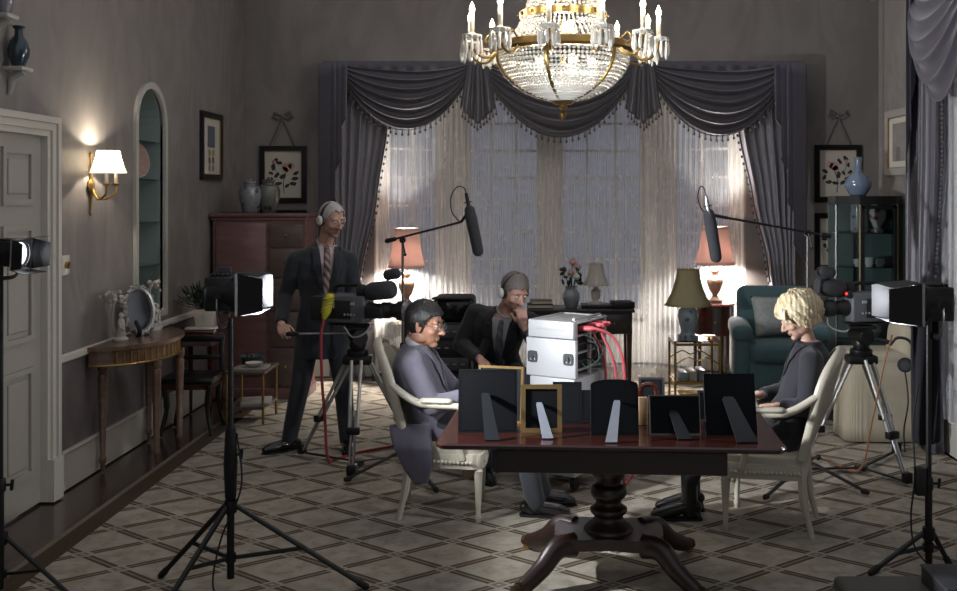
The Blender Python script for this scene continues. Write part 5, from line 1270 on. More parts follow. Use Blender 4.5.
        if tie:
            b = MB(); b.grid(lambda u, v: proj((2 * u - 1) * (.016 + .018 * v), .0 + (vneck + .01) * v, -.003 + .006 * (1 - (2 * u - 1) ** 2)), 8, 24); b.build('tie', tie, t, ang=180, thick=.004)
            b = MB(); b.ball(proj(0, -.002, .002), (.017, .014, .018), 12, 8); b.build('tie_knot', tie, t)
    return t, HM, J
M_shirt = mat('white_shirt', '#a9a7a8', .8, var=.05); M_pinkshirt = mat('pale_pink_shirt', '#a8979a', .8, var=.05)
M_lipf = mat('lips', '#8a5650', .4, var=.1)
def hairmat(name, c, c2, sc=50):
    t = NT(name); w_ = t.new('ShaderNodeTexWave'); w_.inputs['Scale'].default_value = sc; w_.inputs['Distortion'].default_value = 6; w_.inputs['Detail'].default_value = 3; t.link(t.co('Object', (1, 1, .35)), w_.inputs['Vector'])
    t.link(t.mix(w_.outputs['Fac'], lin(c2), lin(c)), t.b.inputs['Base Color']); t.b.inputs['Roughness'].default_value = .5; t.bump(w_.outputs['Fac'], .3, .004); return t.m
def short_hair(front=.072, side=-.012, back=-.075, puff=1.05, curl=0, sd=0, tuft=60):
    """cap of short hair with a hairline, made of overlapping locks"""
    def fn(t, HM, k, m):
        rnd = random.Random(sd); b = MB(); vs = []
        def line(x):    # lowest z of hair for a given forward position
            if x > .06: return front
            if x > .035: return front - (front - .03) * (.06 - x) / .025
            if x > .0: return .03 + (side - .03) * (.035 - x) / .035 if x > .012 else side
            return side + (back - side) * min(1, -x / .06)
        cap = MB(); q = bmesh.ops.create_uvsphere(cap.bm, u_segments=64, v_segments=44, radius=1)
        C = V((-.012, 0, .03)); R3 = (.096 * puff + .004, .076 * puff + .004, .089 * puff + .006)
        for v in cap.bm.verts:
            d = V(v.co); p = V((d.x * R3[0], d.y * R3[1], d.z * R3[2])); nn = noise.noise(d * (9 if curl else 5) + V((sd, 0, 0))) * (.006 if curl else .0035)
            v.co = C + p * (1 + nn / .09) + V((0, 0, .002))
        dele = [f for f in cap.bm.faces if (lambda c: c.z < line(c.x) + .004 * math.sin(c.y * 160))(f.calc_center_median())]
        bmesh.ops.delete(cap.bm, geom=dele, context='FACES')
        for v in cap.bm.verts: v.co = HM @ (v.co * k)
        cap.build('hair', m, t, ang=180, thick=.008)
        b = MB()
        for _ in range(tuft):      # locks
            a = rnd.uniform(0, 2 * PI); e = rnd.uniform(.05, 1.35); d = V((math.cos(a) * math.cos(e), math.sin(a) * math.cos(e), math.sin(e))); p = C + V((d.x * R3[0], d.y * R3[1], d.z * R3[2]))
            if p.z < line(p.x) + .01: continue
            g = V((.25, 0, -1)) if not curl else V((rnd.uniform(-1, 1), rnd.uniform(-1, 1), rnd.uniform(-1, 1))); g = (g - d * g.dot(d)).normalized()
            P = [HM @ ((p + g * .03 * s_ + d * (.002 - .003 * s_ * s_)) * k) for s_ in (-1, -.4, .3, 1)]
            b.tube(P, [.001, .0045 * k, .004 * k, .0008], 6)
        if len(b.bm.verts): b.build('hair_locks', m, t)
    return fn
def headphones(t, HM, k, cup, pad, band):
    b = MB(); pts = [HM @ (V((-.012, .092 * math.cos(a), .022 + .103 * math.sin(a))) * k) for a in [PI * q / 24 for q in range(25)]]
    b.tube(pts, .0085 * k, 8, sq=(1.5, .6)); hp = b.build('headphones', band, t)
    for s in (-1, 1):
        ax = HM.to_3x3() @ V((0, s, 0)); c = HM @ (V((-.008, s * .082, -.004)) * k)
        b = MB(); b.lathe([(0, .0), (.036 * k, .0), (.04 * k, .008), (.036 * k, .016), (0, .016)], c, 20, ax, sx=.85); b.build('ear_pad', pad, hp)
        b = MB(); b.lathe([(0, .016), (.034 * k, .016), (.036 * k, .024), (.026 * k, .036), (0, .04)], c, 20, ax, sx=.85); b.build('ear_cup', cup, hp)

# the standing man in headphones
M_skin1 = skinmat('fair_skin', '#b28d7e'); M_skin2 = skinmat('brown_skin', '#a57a62'); M_skin3 = skinmat('light_skin', '#c09c8a'); M_skin4 = skinmat('ruddy_skin', '#b08a7b')
def tiemat(name, c1, c2):
    t = NT(name); w_ = t.new('ShaderNodeTexWave'); w_.bands_direction = 'DIAGONAL'; w_.inputs['Scale'].default_value = 9; t.link(t.co(), w_.inputs['Vector'])
    t.link(t.ramp(w_.outputs['Fac'], [(.45, lin(c1)), (.55, lin(c2))]), t.b.inputs['Base Color']); t.b.inputs['Roughness'].default_value = .5; return t.m
J1 = dict(spine=[(-1.60, 7.50, .96), (-1.60, 7.49, 1.12), (-1.605, 7.48, 1.32), (-1.575, 7.475, 1.535)], head=(-1.515, 7.42, 1.715),
          shL=(-1.415, 7.55, 1.405), shR=(-1.775, 7.42, 1.415), elL=(-1.36, 7.50, 1.15), wrL=(-1.30, 7.27, 1.06), elR=(-1.86, 7.42, 1.155), wrR=(-1.835, 7.20, .96),
          hipL=(-1.52, 7.53, .93), hipR=(-1.685, 7.47, .93), knL=(-1.44, 7.45, .52), knR=(-1.74, 7.40, .51), anL=(-1.41, 7.46, .11), anR=(-1.83, 7.44, .11))
p1, H1, _ = person('standing man in dark pinstripe suit and headphones gripping the left camera handle', (-1.62, 7.47, 0), J1, 1.0, (.72, -.62, -.28), M_skin1, (short_hair(.086, -.02, -.08, 1.03, 0, 1), hairmat('white_hair', '#b3aeaa', '#8a8582')),
       cloth('charcoal_suit', '#1d2129'), cloth('charcoal_trousers', '#20242b'), mat('black_shoe', '#0d0c0c', .25, var=.2, coat=.4), hk=1.02,
       hands=dict(L=((.5, -.6, .2), (.3, .1, -.9), 1, .7), R=((.45, -.75, -.35), (.45, .15, -.8), 1, .8)), toes=dict(L=(.25, -1, 0), R=(-.8, -.6, 0)), coat_len=-.26, vneck=.36, shirt=M_pinkshirt, tie=tiemat('striped_tie', '#4a3a38', '#8c7c74'))
headphones(p1, H1, 1.02, M_plate, M_blackplastic, M_blackplastic)

# the seated man in glasses
M_suit2 = cloth('mauve_grey_suit', '#56535f')
def tails(b, base):
    pts = [(-.86, -.62, .56, 5.84), (-.82, -.60, .44, 5.76), (-.76, -.60, .33, 5.755), (-.70, -.62, .24, 5.755)]
    rings = []
    for x0, x1, z, y in pts: rings.append([V((x0, y + .02, z)) - base, V((x1, y + .02, z)) - base, V((x1, y - .02, z)) - base, V((x0, y - .02, z)) - base])
    b.ring_loft(rings)
J2 = dict(spine=[(-.585, 6.03, .555), (-.66, 6.03, .68), (-.715, 6.02, .84), (-.725, 6.02, 1.005)], head=(-.665, 6.0, 1.125),
          shL=(-.70, 6.20, .905), shR=(-.715, 5.85, .905), elL=(-.52, 6.30, .68), wrL=(-.33, 6.22, .725), elR=(-.60, 5.79, .68), wrR=(-.39, 5.83, .735),
          hipL=(-.56, 6.12, .545), hipR=(-.56, 5.94, .545), knL=(-.10, 6.13, .555), knR=(-.10, 5.94, .555), anL=(.03, 6.13, .11), anR=(-.01, 5.92, .11))
M_darkhair = hairmat('black_hair', '#1c191a', '#0d0b0c', 40)
p2, H2, _ = person('man in glasses and grey suit seated in the left cream armchair', (-.6, 6.03, 0), J2, 1.0, (.95, -.25, -.16), M_skin2, (short_hair(.066, -.022, -.075, 1.06, 1, 2, 0), M_darkhair),
       M_suit2, cloth('dark_trousers', '#22242a'), mat('polished_shoe', '#120f10', .2, var=.2, coat=.5), hk=1.1,
       hands=dict(L=((.9, -.3, -.1), (0, -.2, -1), 1, .5), R=((.95, .25, -.05), (0, .2, -1), -1, .55)), toes=dict(L=(1, -.1, 0), R=(1, -.12, 0)), coat_len=-.11, vneck=.32, tie=tiemat('dark_tie', '#2b2a33', '#43414c'), extra_jacket=tails)
b = MB()
for s in (-1, 1):
    b.tube([H2 @ (V((.103, s * .033 + .022 * math.cos(a), .002 + .018 * math.sin(a))) * 1.1) for a in [2 * PI * q / 24 for q in range(24)]], .0022, 6, closed=True)
    b.tube([H2 @ (V(p) * 1.1) for p in ((.103, s * .055, .008), (.09, s * .074, .01), (.0, s * .082, .008), (-.012, s * .082, -.008))], .0022, 6)
b.tube([H2 @ (V((.105, y, .006)) * 1.1) for y in (-.011, 0, .011)], .0022, 6); gl = b.build('glasses', M_chrome, p2)
for s in (-1, 1): MB().ring_loft([[H2 @ (V((.1025 + d, s * .033 + .021 * math.cos(a), .002 + .017 * math.sin(a))) * 1.1) for a in [2 * PI * q / 24 for q in range(24)]] for d in (0, .001)]).build('lens', glassy('spectacle_lens', (.95, .95, .96, 1), .06), gl)

# the fair-haired woman
def blonde(t, HM, k, m):
    rnd = random.Random(11); b = MB(); C = V((-.03, 0, .028))
    q = bmesh.ops.create_uvsphere(b.bm, u_segments=72, v_segments=48, radius=1)
    R3 = (.128, .122, .118)
    for v in b.bm.verts:
        d = V(v.co); p = V((d.x * R3[0], d.y * R3[1], d.z * R3[2]))
        if d.z < 0: p.x -= .02 * -d.z; p *= 1 - .12 * max(0, -d.z)
        ridge = .010 * math.sin(math.atan2(d.y, d.x + .3) * 22 + d.z * 7 + 3 * noise.noise(d * 2)) + .012 * noise.noise(d * 4)
        v.co = C + p * (1 + ridge / .12)
    def keep(c):
        if c.x > .02: return c.z > .062 - .012 * abs(c.y) / .05 + .01 * math.sin(c.y * 90)
        if c.x > -.0: return c.z > -.005
        return c.z > -.105 - .05 * min(1, -c.x / .12)
    bmesh.ops.delete(b.bm, geom=[f for f in b.bm.faces if not keep(f.calc_center_median())], context='FACES')
    for v in b.bm.verts: v.co = HM @ (v.co * k)
    h = b.build('hair', m, t, ang=180, thick=.016)
    b = MB()
    for i in range(300):
        # swept locks: start on the crown, fall back and outward, flick at the end
        a = rnd.uniform(0, 2 * PI); e = rnd.uniform(-.25, 1.3); d = V((math.cos(a) * math.cos(e), math.sin(a) * math.cos(e), math.sin(e)))
        p = C + V((d.x * R3[0], d.y * R3[1], d.z * R3[2])) * 1.01
        if not keep(p) or (p.z < .03 and p.x > .01): continue
        g = V((-.45 if p.x < .06 else .25, .5 * math.copysign(1, p.y), -.8)); g = (g - d * g.dot(d)).normalized(); side = d.cross(g); L = rnd.uniform(.06, .10); sw = rnd.uniform(-.2, .2)
        P = []
        for s_ in (0, .25, .5, .75, 1): P.append(HM @ ((p + (g + side * sw * s_) * L * (s_ - .4) + d * (.005 - .02 * (s_ - .5) ** 2 - .25 * L * (s_ - .4) ** 2 * 1.5)) * k))
        b.tube(P, [.001, .010 * k, .0125 * k, .009 * k, .001], 8, sq=(1.6, .5), up=HM.to_3x3() @ d)
    for i in range(34):      # fringe across the brow
        y = -.07 + .14 * i / 33; z = .088 + rnd.uniform(-.008, .008); P = [HM @ (V((.062 + .04 * s_ - .9 * y * y, y * (1 + .2 * s_) + .012 * s_, z - .015 * s_ - .030 * s_ * s_ + .01 * math.sin(s_ * 3))) * k) for s_ in (0, .33, .66, 1)]
        b.tube(P, [.008 * k, .0095 * k, .008 * k, .002], 6)
    for s in (-1, 1):
        for i in range(26):  # sides over the ears
            x = .05 - .12 * i / 25; P = [HM @ (V((x - .025 * s_, s * (.082 + .028 * math.sin(s_ * 2.4)), .06 - .115 * s_ - .015 * rnd.random())) * k) for s_ in (0, .33, .66, 1)]
            if x > .02: P = P[:3]
            b.tube(P, [.007 * k, .010 * k, .009 * k, .002][:len(P)], 6)
    b.build('hair_locks', m, t)
J3 = dict(spine=[(1.42, 5.785, .55), (1.50, 5.78, .68), (1.575, 5.77, .86), (1.57, 5.77, 1.06)], head=(1.505, 5.765, 1.195),
          shL=(1.545, 5.605, .965), shR=(1.615, 5.935, .965), elL=(1.50, 5.545, .72), wrL=(1.345, 5.60, .715), elR=(1.50, 6.02, .72), wrR=(1.32, 5.92, .715),
          hipL=(1.39, 5.69, .545), hipR=(1.42, 5.87, .545), knL=(.97, 5.80, .555), knR=(1.00, 5.98, .555), anL=(.885, 5.85, .13), anR=(.93, 6.02, .13))
p3, H3, _ = person('fair-haired woman in dark navy jacket seated in the right cream armchair, looking down', (1.5, 5.78, 0), J3, .92, (-.90, -.10, -.46), M_skin3, (blonde, hairmat('blonde_hair', '#d6c9ab', '#b8a580', 14)),
       cloth('navy_jacket', '#1a1b23'), cloth('black_trousers', '#0e0f13'), mat('black_boot', '#0b0b0c', .3, var=.2, coat=.3), hk=.98, fem=True, boots=True,
       hands=dict(L=((-.95, .1, -.12), (0, .2, -1), 1, .45), R=((-.9, -.25, -.1), (0, -.2, -1), -1, .45)), toes=dict(L=(-1, .05, 0), R=(-1, .05, 0)), coat_len=-.13, vneck=.2, lapel=True, shirt=mat('dark_blouse', '#191a20', .8))
MB().ball(H3 @ V((-.005, .086, -.036)), (.007, .007, .009), 10, 8).build('earring', M_brass, p3)

# the kneeling sound man with hand at his chin
J4 = dict(spine=[(-.27, 7.15, .63), (-.285, 7.09, .80), (-.27, 7.0, .95), (-.215, 6.93, 1.085)], head=(-.145, 6.85, 1.235),
          shL=(-.055, 6.93, 1.02), shR=(-.42, 7.01, 1.07), elL=(.035, 6.74, .83), wrL=(-.085, 6.665, 1.03), elR=(-.525, 6.96, .86), wrR=(-.375, 6.73, .795),
          hipL=(-.19, 7.17, .62), hipR=(-.35, 7.13, .62), knL=(-.06, 6.73, .66), knR=(-.32, 6.70, .69), anL=(-.06, 6.78, .11), anR=(-.33, 6.72, .11))
p4, H4, _ = person('man in dark suit and headphones leaning forward, hand at his chin, behind the table', (-.25, 7.0, 0), J4, 1.0, (.50, -.76, -.42), M_skin4, (short_hair(.066, -.02, -.075, 1.05, 0, 5), hairmat('grey_brown_hair', '#6d6460', '#443e3b')),
       cloth('black_suit', '#1b1b1e'), cloth('navy_jeans', '#1a1f2b'), mat('dark_shoe', '#0d0c0c', .3, var=.2), hk=1.04,
       hands=dict(L=((-.15, .12, .95), (-.45, .8, -.1), 1, .95), R=((.45, -.75, -.4), (.1, -.2, -1), 1, .45)), toes=dict(L=(.4, -1, 0), R=(.2, -1, 0)), coat_len=-.2, vneck=.33, tie=tiemat('grey_tie', '#55555c', '#6e6e74'))
headphones(p4, H4, 1.04, M_plate, M_blackplastic, M_blackplastic)
st = thing('stool', 'dark padded stool under the man with hand at his chin', 'stool', (-.27, 7.17, 0))
MB().lathe([(0, 0), (.17, 0), (.18, .02), (.17, .05), (0, .055)], (0, 0, .465), 28).build('seat', M_blackplastic, st)
for k in range(4): a = PI / 4 + k * PI / 2; MB().tube([(.12 * math.cos(a), .12 * math.sin(a), .47), (.17 * math.cos(a), .17 * math.sin(a), .001)], .013, 8).build('leg', M_blackmetal, st)
# ------------------------------------------------------------------ film lights on stands
M_leafm = mat('barn_door_metal', '#18181a', .45, .3, var=.15, scale=30)
M_housing = mat('lamp_housing', '#1a1a1c', .45, .2, var=.25, scale=25)
M_lens = emitter('lit_lens', '#f3f6ff', 40)
def film_light(label, loc, d, s, energy, near=5, far=14, tb=-7, lensc=None, near_side=1, door=.15, spot=2.2):
    t = thing('film_light', label, 'film light', loc); t.matrix_world = head_frame(loc, d)
    b = MB(); b.lathe([(0, -.16), (.07, -.16), (.085, -.145), (.088, -.05), (.095, -.04), (.095, .0), (.082, .004), (.082, -.01), (0, -.01)], (0, 0, 0), 28, (1, 0, 0)); b.box((-.09, 0, 0), (.14, .15, .17), bev=.012)
    for k in range(5): b.box((-.05 - .02 * k, 0, .09), (.008, .12, .02), bev=.003)
    for v in b.bm.verts: v.co *= s
    b.build('housing', M_housing, t)
    b = MB(); b.lathe([(0, -.005), (.05, -.002), (.08, -.006), (.08, -.009), (0, -.009)], (0, 0, 0), 28, (1, 0, 0))
    for v in b.bm.verts: v.co *= s
    b.build('lens', lensc or M_lens, t)
    b = MB(); b.poly(rect(-.105, -.105, .105, .105), [[(.09 * math.cos(a), .09 * math.sin(a)) for a in [2 * PI * k / 24 for k in range(24)]]], Matrix(((0, 0, 1, .0), (1, 0, 0, 0), (0, 1, 0, 0), (0, 0, 0, 1))), .012)
    for v in b.bm.verts: v.co *= s
    b.build('door_frame', M_chrome, t, smooth=False)
    # four barn doors: hinge on the front frame; near side door faces the camera
    for k, (ax, ang, w0, w1, L) in enumerate((('y+', near if near_side > 0 else far, .105, .08, door), ('y-', far if near_side > 0 else near, .105, .08, door), ('z+', tb, .10, .13, door * .9), ('z-', tb, .10, .13, door * .9))):
        a = math.radians(ang); q = MB(); th = .003
        for (x0, ww0), (x1, ww1) in (((0, w0), (L, w1)),):
            ring = []
            for off in (0, th):
                r = []
                for l, wv in ((x0, -ww0), (x0, ww0), (x1, ww1), (x1, -ww1)):
                    o = .105 + l * math.sin(a) + off * math.cos(a); x = .014 + l * math.cos(a) - off * math.sin(a); sg = 1 if ax[1] == '+' else -1
                    r.append(V((x, sg * o, wv)) if ax[0] == 'y' else V((x, wv, sg * o)))
                ring.append(r)
            q.ring_loft(ring)
        for v in q.bm.verts: v.co *= s
        q.build('barn_door', M_leafm, t, smooth=False)
    b = MB(); b.tube(curve_pts([(-.08, .12, 0), (-.08, .13, -.06), (-.08, .09, -.15), (-.08, 0, -.165), (-.08, -.09, -.15), (-.08, -.13, -.06), (-.08, -.12, 0)], 5), .009, 8, sq=(1.6, .6))
    for sg in (-1, 1): b.lathe([(0, 0), (.022, 0), (.022, .025), (0, .025)], (-.08, sg * .112, 0), 12, (0, sg, 0))
    for v in b.bm.verts: v.co *= s
    b.build('yoke', M_blackmetal, t)
    if energy:
        l = lamp('beam', 'SPOT', (.012 * s, 0, 0), energy, (.93, .96, 1), .05 * s, t, (PI / 2, 0, -PI / 2), spot, .35)
    return t
def light_stand(label, x, y, ztop, feet, zc, zh, sleeve=None, r=.014):
    t = thing('light_stand', label, 'light stand', (x, y, 0)); F_ = .0
    MB().tube([(0, 0, .05), (0, 0, zc + .25)], r * 1.3, 12).build('lower_pole', M_blackmetal, t); MB().tube([(0, 0, zc + .2), (0, 0, ztop)], r, 12).build('upper_pole', M_blackmetal, t)
    b = MB(); b.lathe([(0, 0), (.03, 0), (.032, .02), (.03, .06), (0, .06)], (0, 0, zc - .03), 14); b.build('collar', M_blackmetal, t)
    b = MB(); b.lathe([(0, 0), (.026, 0), (.026, .04), (0, .04)], (0, 0, zh), 14); b.build('spreader_hub', M_blackmetal, t)
    b = MB(); b.lathe([(0, 0), (.022, 0), (.024, .03), (.02, .06), (0, .06)], (0, 0, zc + .22), 12); b.tube([(.02, 0, zc + .25), (.055, 0, zc + .25)], .007, 6); b.tube([(.05, 0, zc + .225), (.055, 0, zc + .275)], .008, 6); b.build('clamp_knob', M_blackmetal, t)
    for fx, fy in feet:
        f = V((fx - x, fy - y, F_ + .012)); top = V((0, 0, zc)) + V((f.x, f.y, 0)).normalized() * .03
        lg = MB().tube([top, f], r * .95, 8, sq=(1, 1)).build('leg', M_blackmetal, t); d = (f - top).normalized()
        MB().limb([f - d * .04, f], [r * 1.25, r * 1.2], 8).build('rubber_foot', M_rubber, lg)
        m = top + (f - top) * .52; MB().tube([V((0, 0, zh + .02)) + V((f.x, f.y, 0)).normalized() * .02, m], r * .75, 6).build('brace', M_blackmetal, t)
    if sleeve: MB().limb([(0, 0, sleeve[0]), (0, 0, (sleeve[0] + sleeve[1]) / 2), (0, 0, sleeve[1])], [sleeve[2] * .8, sleeve[2], sleeve[2] * .75], 12).build('cloth_sleeve', mat('black_cloth', '#0c0d10', .95, var=.2), t)
    return t
def fl(px, py):      # floor point under a pixel
    P = (py - HY) / CH; return ((px - HX) / P, F / P)
# left foreground
lx, ly = -1.475, 4.83
light_stand('black light stand in the left foreground carrying the lit film light', lx, ly, zat(318, ly), [fl(161, 578), fl(366, 589), (lx + .02 - .22, ly - .5)], zat(506, ly), .13, (zat(500, ly) + .02, zat(430, ly), .034))
LD = V((.998, .05, .0)); film_light('lit film light with open barn doors on the left foreground stand', at(240, 293, ly), LD, .96, 260, near_side=-1, door=.125)
b = MB(); b.box((0, 0, 0), (.07, .03, .16), bev=.006); b.box((.02, -.02, -.1), (.03, .03, .1), bev=.005); o = b.build('dimmer_box', M_darkgrey); o.location = at(224, 283, ly + .06); tag(o, 'dark dimmer box fixed behind the lit film light on the left stand', 'box')
# right foreground
rx, ry = 1.975, 5.03
light_stand('black light stand in the right foreground carrying the lit film light', rx, ry, zat(318, ry), [fl(871, 575), fl(949, 566), (rx + .12, ry + .35)], zat(533, ry), .11)
film_light('lit film light with open barn doors on the right foreground stand', at(917, 303, ry), V((-.998, .0, .0)), 1.0, 58, near_side=1, door=.17)
b = MB()
def fcl(u, v): return V((-.07 + .13 * u + .006 * math.sin(u * 14), .035 + .015 * math.sin(u * 9 + v * 3), .72 - .62 * v - .03 * math.sin(u * 3)))
o = MB().grid(fcl, 14, 14).build('black_flag', mat('black_flag_cloth', '#121017', .95, var=.2), None, ang=180, thick=.012); o.location = (rx, ry, .56); tag(o, 'black cloth flag hanging along the right foreground light stand', 'cloth')
# far left
light_stand('black light stand at the left edge of the picture', -2.515, 4.70, zat(262, 4.7), [(-2.515 + .37, 4.66), (-2.515 - .25, 4.95), (-2.515 - .28, 4.4)], zat(538, 4.7), .10, r=.011)
film_light('small film light cut by the left edge of the picture', at(20, 254, 4.7), V((.97, -.12, -.05)), .70, 1.5, near=25, far=12, tb=8, near_side=-1, door=.12, lensc=emitter('dim_lens', '#dfe6f2', 3))

# ------------------------------------------------------------------ television cameras on tripods
M_label = mat('white_label', '#9c9c9c', .6, var=.1); M_camgrey = mat('camera_grey', '#55575c', .5, var=.2, scale=30); M_foam = mat('foam_windscreen', '#37383c', .95, var=.2, scale=80, bump=.4)
M_tube = mat('aluminium_tube', '#a5a39d', .4, .45, var=.1, scale=12)
M_stand = mat('stand_metal', '#5c5b59', .4, .5, var=.1)
M_tally = emitter('tally_lamp', '#ff2a2a', 3)
def tripod(label, c, z, feet, pan=None):
    t = thing('camera_tripod', label, 'tripod', (c[0], c[1], 0)); O = V((c[0], c[1], 0)); F_ = .0
    b = MB(); b.lathe([(0, 0), (.06, 0), (.075, .02), (.075, .05), (.06, .06), (0, .06)], (0, 0, z - .06), 20); b.box((0, 0, z - .075), (.2, .13, .06), bev=.015); b.build('crown', M_blackmetal, t)
    b = MB(); b.lathe([(0, 0), (.05, 0), (.06, .03), (.05, .07), (0, .075)], (0, 0, z), 20); b.lathe([(0, -.075), (.055, -.075), (.06, -.04), (.06, .04), (.055, .075), (0, .075)], (0, 0, z + .085), 20, (.4, -1, 0)); b.box((0, 0, z + .145), (.18, .11, .025), bev=.005); b.build('fluid_head', M_blackmetal, t)
    for fx, fy in feet:
        f = V((fx, fy, F_ + .02)) - O; hd = V((f.x, f.y, 0)).normalized(); sd = V((-hd.y, hd.x, 0)); top = hd * .07 + V((0, 0, z - .07)); mid = top + (f - top) * .62
        lg = MB().tube([top + sd * .034, mid + sd * .026], .0125, 10).build('leg', M_tube, t)
        MB().tube([top - sd * .034, mid - sd * .026], .0125, 10).build('outer_tube', M_tube, lg)
        for s in (-1, 1): MB().tube([top + (f - top) * .45 + sd * .012 * s, f + (top - f) * .03 + sd * .012 * s], .009, 8).build('inner_tube', M_chrome, lg)
        b = MB(); b.box(mid, (.05, .09, .05), (0, 0, math.atan2(hd.y, hd.x)), .008); b.build('leg_clamp', M_blackmetal, lg); b = MB(); b.box(f + V((0, 0, .035)), (.05, .06, .07), (0, 0, math.atan2(hd.y, hd.x)), .01); b.build('foot_clamp', M_blackmetal, lg)
        h = V((f.x * .08, f.y * .08, .03)); MB().tube([h, V((f.x, f.y, .03))], .013, 8, sq=(1.2, .5)).build('floor_spreader', M_blackmetal, t)
    MB().lathe([(0, 0), (.045, 0), (.045, .025), (0, .025)], (0, 0, .018), 16).build('spreader_hub', M_blackmetal, t)
    if pan:
        p = V(pan) - O; s0 = V((0, 0, z + .11)) + (V((p.x, p.y, 0)).normalized() * .07)
        bar = MB().tube([s0, s0 + (p - s0) * .86], .0085, 10).build('pan_bar', M_chrome, t)
        MB().limb([s0 + (p - s0) * .84, p], [.017, .017], 12).build('grip', M_rubber, bar)
    return t
def tv_camera(label, loc, d, s=1.0, tally=False):
    t = thing('television_camera', label, 'camera', loc); t.matrix_world = head_frame(loc, d)
    # +x is the lens direction, z up, origin at the base plate
    MB().box((-.06, 0, .125), (.34, .15, .20), bev=.018, seg=3).build('body', M_camgrey, t)
    MB().box((-.03, 0, .012), (.30, .11, .010), bev=.004).build('base_plate', M_blackmetal, t)
    for sg in (-1, 1):
        q = MB().box((-.09, sg * .077, .12), (.2, .012, .13), bev=.005).build('side_panel', M_blackplastic, t)
        MB().box((-.14, sg * .085, .15), (.045, .004, .04)).build('label_plate', M_label, q, smooth=False); MB().box((.02, sg * .079, .165), (.04, .006, .02)).build('label_plate', M_label, q, smooth=False)
        for k in range(4): MB().lathe([(0, 0), (.01, 0), (.009, .008), (0, .008)], (-.03 + .025 * k, sg * .084, .09), 10, (0, sg, 0)).build('control_knob', M_chrome, q)
    b = MB(); b.tube(curve_pts([(-.16, 0, .22), (-.15, 0, .275), (-.05, 0, .285), (.06, 0, .28), (.07, 0, .225)], 5), .014, 8); b.build('carry_handle', M_blackmetal, t)
    MB().box((-.275, 0, .12), (.1, .13, .17), bev=.012).build('battery_pack', M_blackplastic, t)
    b = MB(); b.lathe([(0, 0), (.055, 0), (.055, .02), (.048, .03), (.048, .10), (.058, .11), (.058, .16), (.05, .17), (.05, .21), (.066, .23), (.072, .30), (.066, .30), (.055, .235), (0, .235)], (.11, 0, .12), 24, (1, 0, 0)); ln = b.build('lens', M_blackplastic, t)
    MB().lathe([(.0735, .285), (.078, .288), (.078, .306), (.0735, .306)], (.11, 0, .12), 24, (1, 0, 0)).build('lens_ring', M_chrome, ln)
    MB().lathe([(0, .231), (.052, .236), (0, .24)], (.11, 0, .12), 20, (1, 0, 0)).build('front_element', mat('lens_glass', '#10131c', .05, var=.1, coat=1), ln)
    MB().box((.2, -.075, .11), (.12, .05, .08), bev=.012).build('zoom_motor', M_blackplastic, t)
    b = MB(); b.lathe([(0, -.11), (.05, -.11), (.062, -.09), (.066, .0), (.062, .07), (.05, .09), (0, .09)], (.23, -.03, .26), 20, (1, 0, .12), sx=1.0); vf = b.build('viewfinder', M_foam, t)
    MB().lathe([(0, 0), (.04, 0), (.05, .03), (.048, .06), (.0, .06)], (.11, -.03, .252), 16, (-1, 0, -.1)).build('eyecup', M_rubber, vf)
    b = MB(); b.limb([(.25, .02, .365), (.31, .02, .375)], [.038, .038], 14); mc = b.build('camera_microphone', M_foam, t); MB().tube([(.24, .0, .30), (.26, .02, .355)], .008, 6).build('microphone_arm', M_blackmetal, mc)
    if tally: MB().ball((.15, .06, .222), .009, 10, 8).build('tally_light', M_tally, t); MB().box((.13, .06, .215), (.03, .03, .05), bev=.004).build('tally_housing', M_blackplastic, t)
    MB().tube(curve_pts([(.2, -.1, .07), (.16, -.14, -.02), (.05, -.12, -.06), (-.04, -.08, .0)], 6), .006, 6).build('lens_cable', M_label, t)
    return t
LC = (-1.25, 7.02)
tripod('silver-legged camera tripod beside the standing man', LC, .82, [(-1.70, 7.27), (-1.24, 6.70), (-.86, 7.25)], at(288, 334, 7.12))
tv_camera('grey television camera the standing man is operating', (LC[0] - .02, LC[1], .98), V((.93, -.32, 0)), 1.0)
RC_ = (2.23, 6.86)
tripod('silver-legged camera tripod on the right behind the fair-haired woman', RC_, .85, [(1.80, 6.82), (2.64, 7.32), (2.42, 6.52)])
tv_camera('black television camera with red tally lamp on the right tripod', (RC_[0] - .0, RC_[1], 1.01), V((-.96, -.25, 0)), 1.0, True)
# yellow plug and red cable on the left camera; headset and strap on the right tripod
cb = thing('camera_cable', 'red cable with yellow plug hanging from the left television camera', 'cable', at(327, 305, 6.95))
O_ = at(327, 305, 6.95)
M_yellow = mat('yellow_plastic', '#a8a02c', .5, var=.1); M_red = mat('red_cable', '#8a2f35', .5, var=.1)
b = MB(); b.tube([at(330, 294, 6.98) - O_, at(329, 299, 6.97) - O_, at(326, 312, 6.95) - O_, at(324, 319, 6.95) - O_], [.028, .036, .034, .014], 12)
for k in range(5): b.lathe([(.034, -.006), (.042, 0), (.034, .006)], at(329 - .7 * k, 298 + 3.2 * k, 6.96) - O_, 12, (-.2, 0, 1))
b.build('yellow_plug', M_yellow, cb)
MB().tube(curve_pts([at(324, 318, 6.95) - O_, at(321, 340, 6.94) - O_, at(322, 380, 6.95) - O_, at(325, 420, 7.0) - O_, V((-1.47, 7.05, .05)) - O_, V((-1.44, 7.13, .010)) - O_, V((-1.3, 7.35, .010)) - O_, V((-1.0, 7.6, .010)) - O_], 8), .0105, 8).build('red_lead', M_red, cb)
hs = thing('headset', 'black headset hanging from the right camera tripod', 'headphones', at(905, 358, 6.72)); O_ = at(905, 358, 6.72)
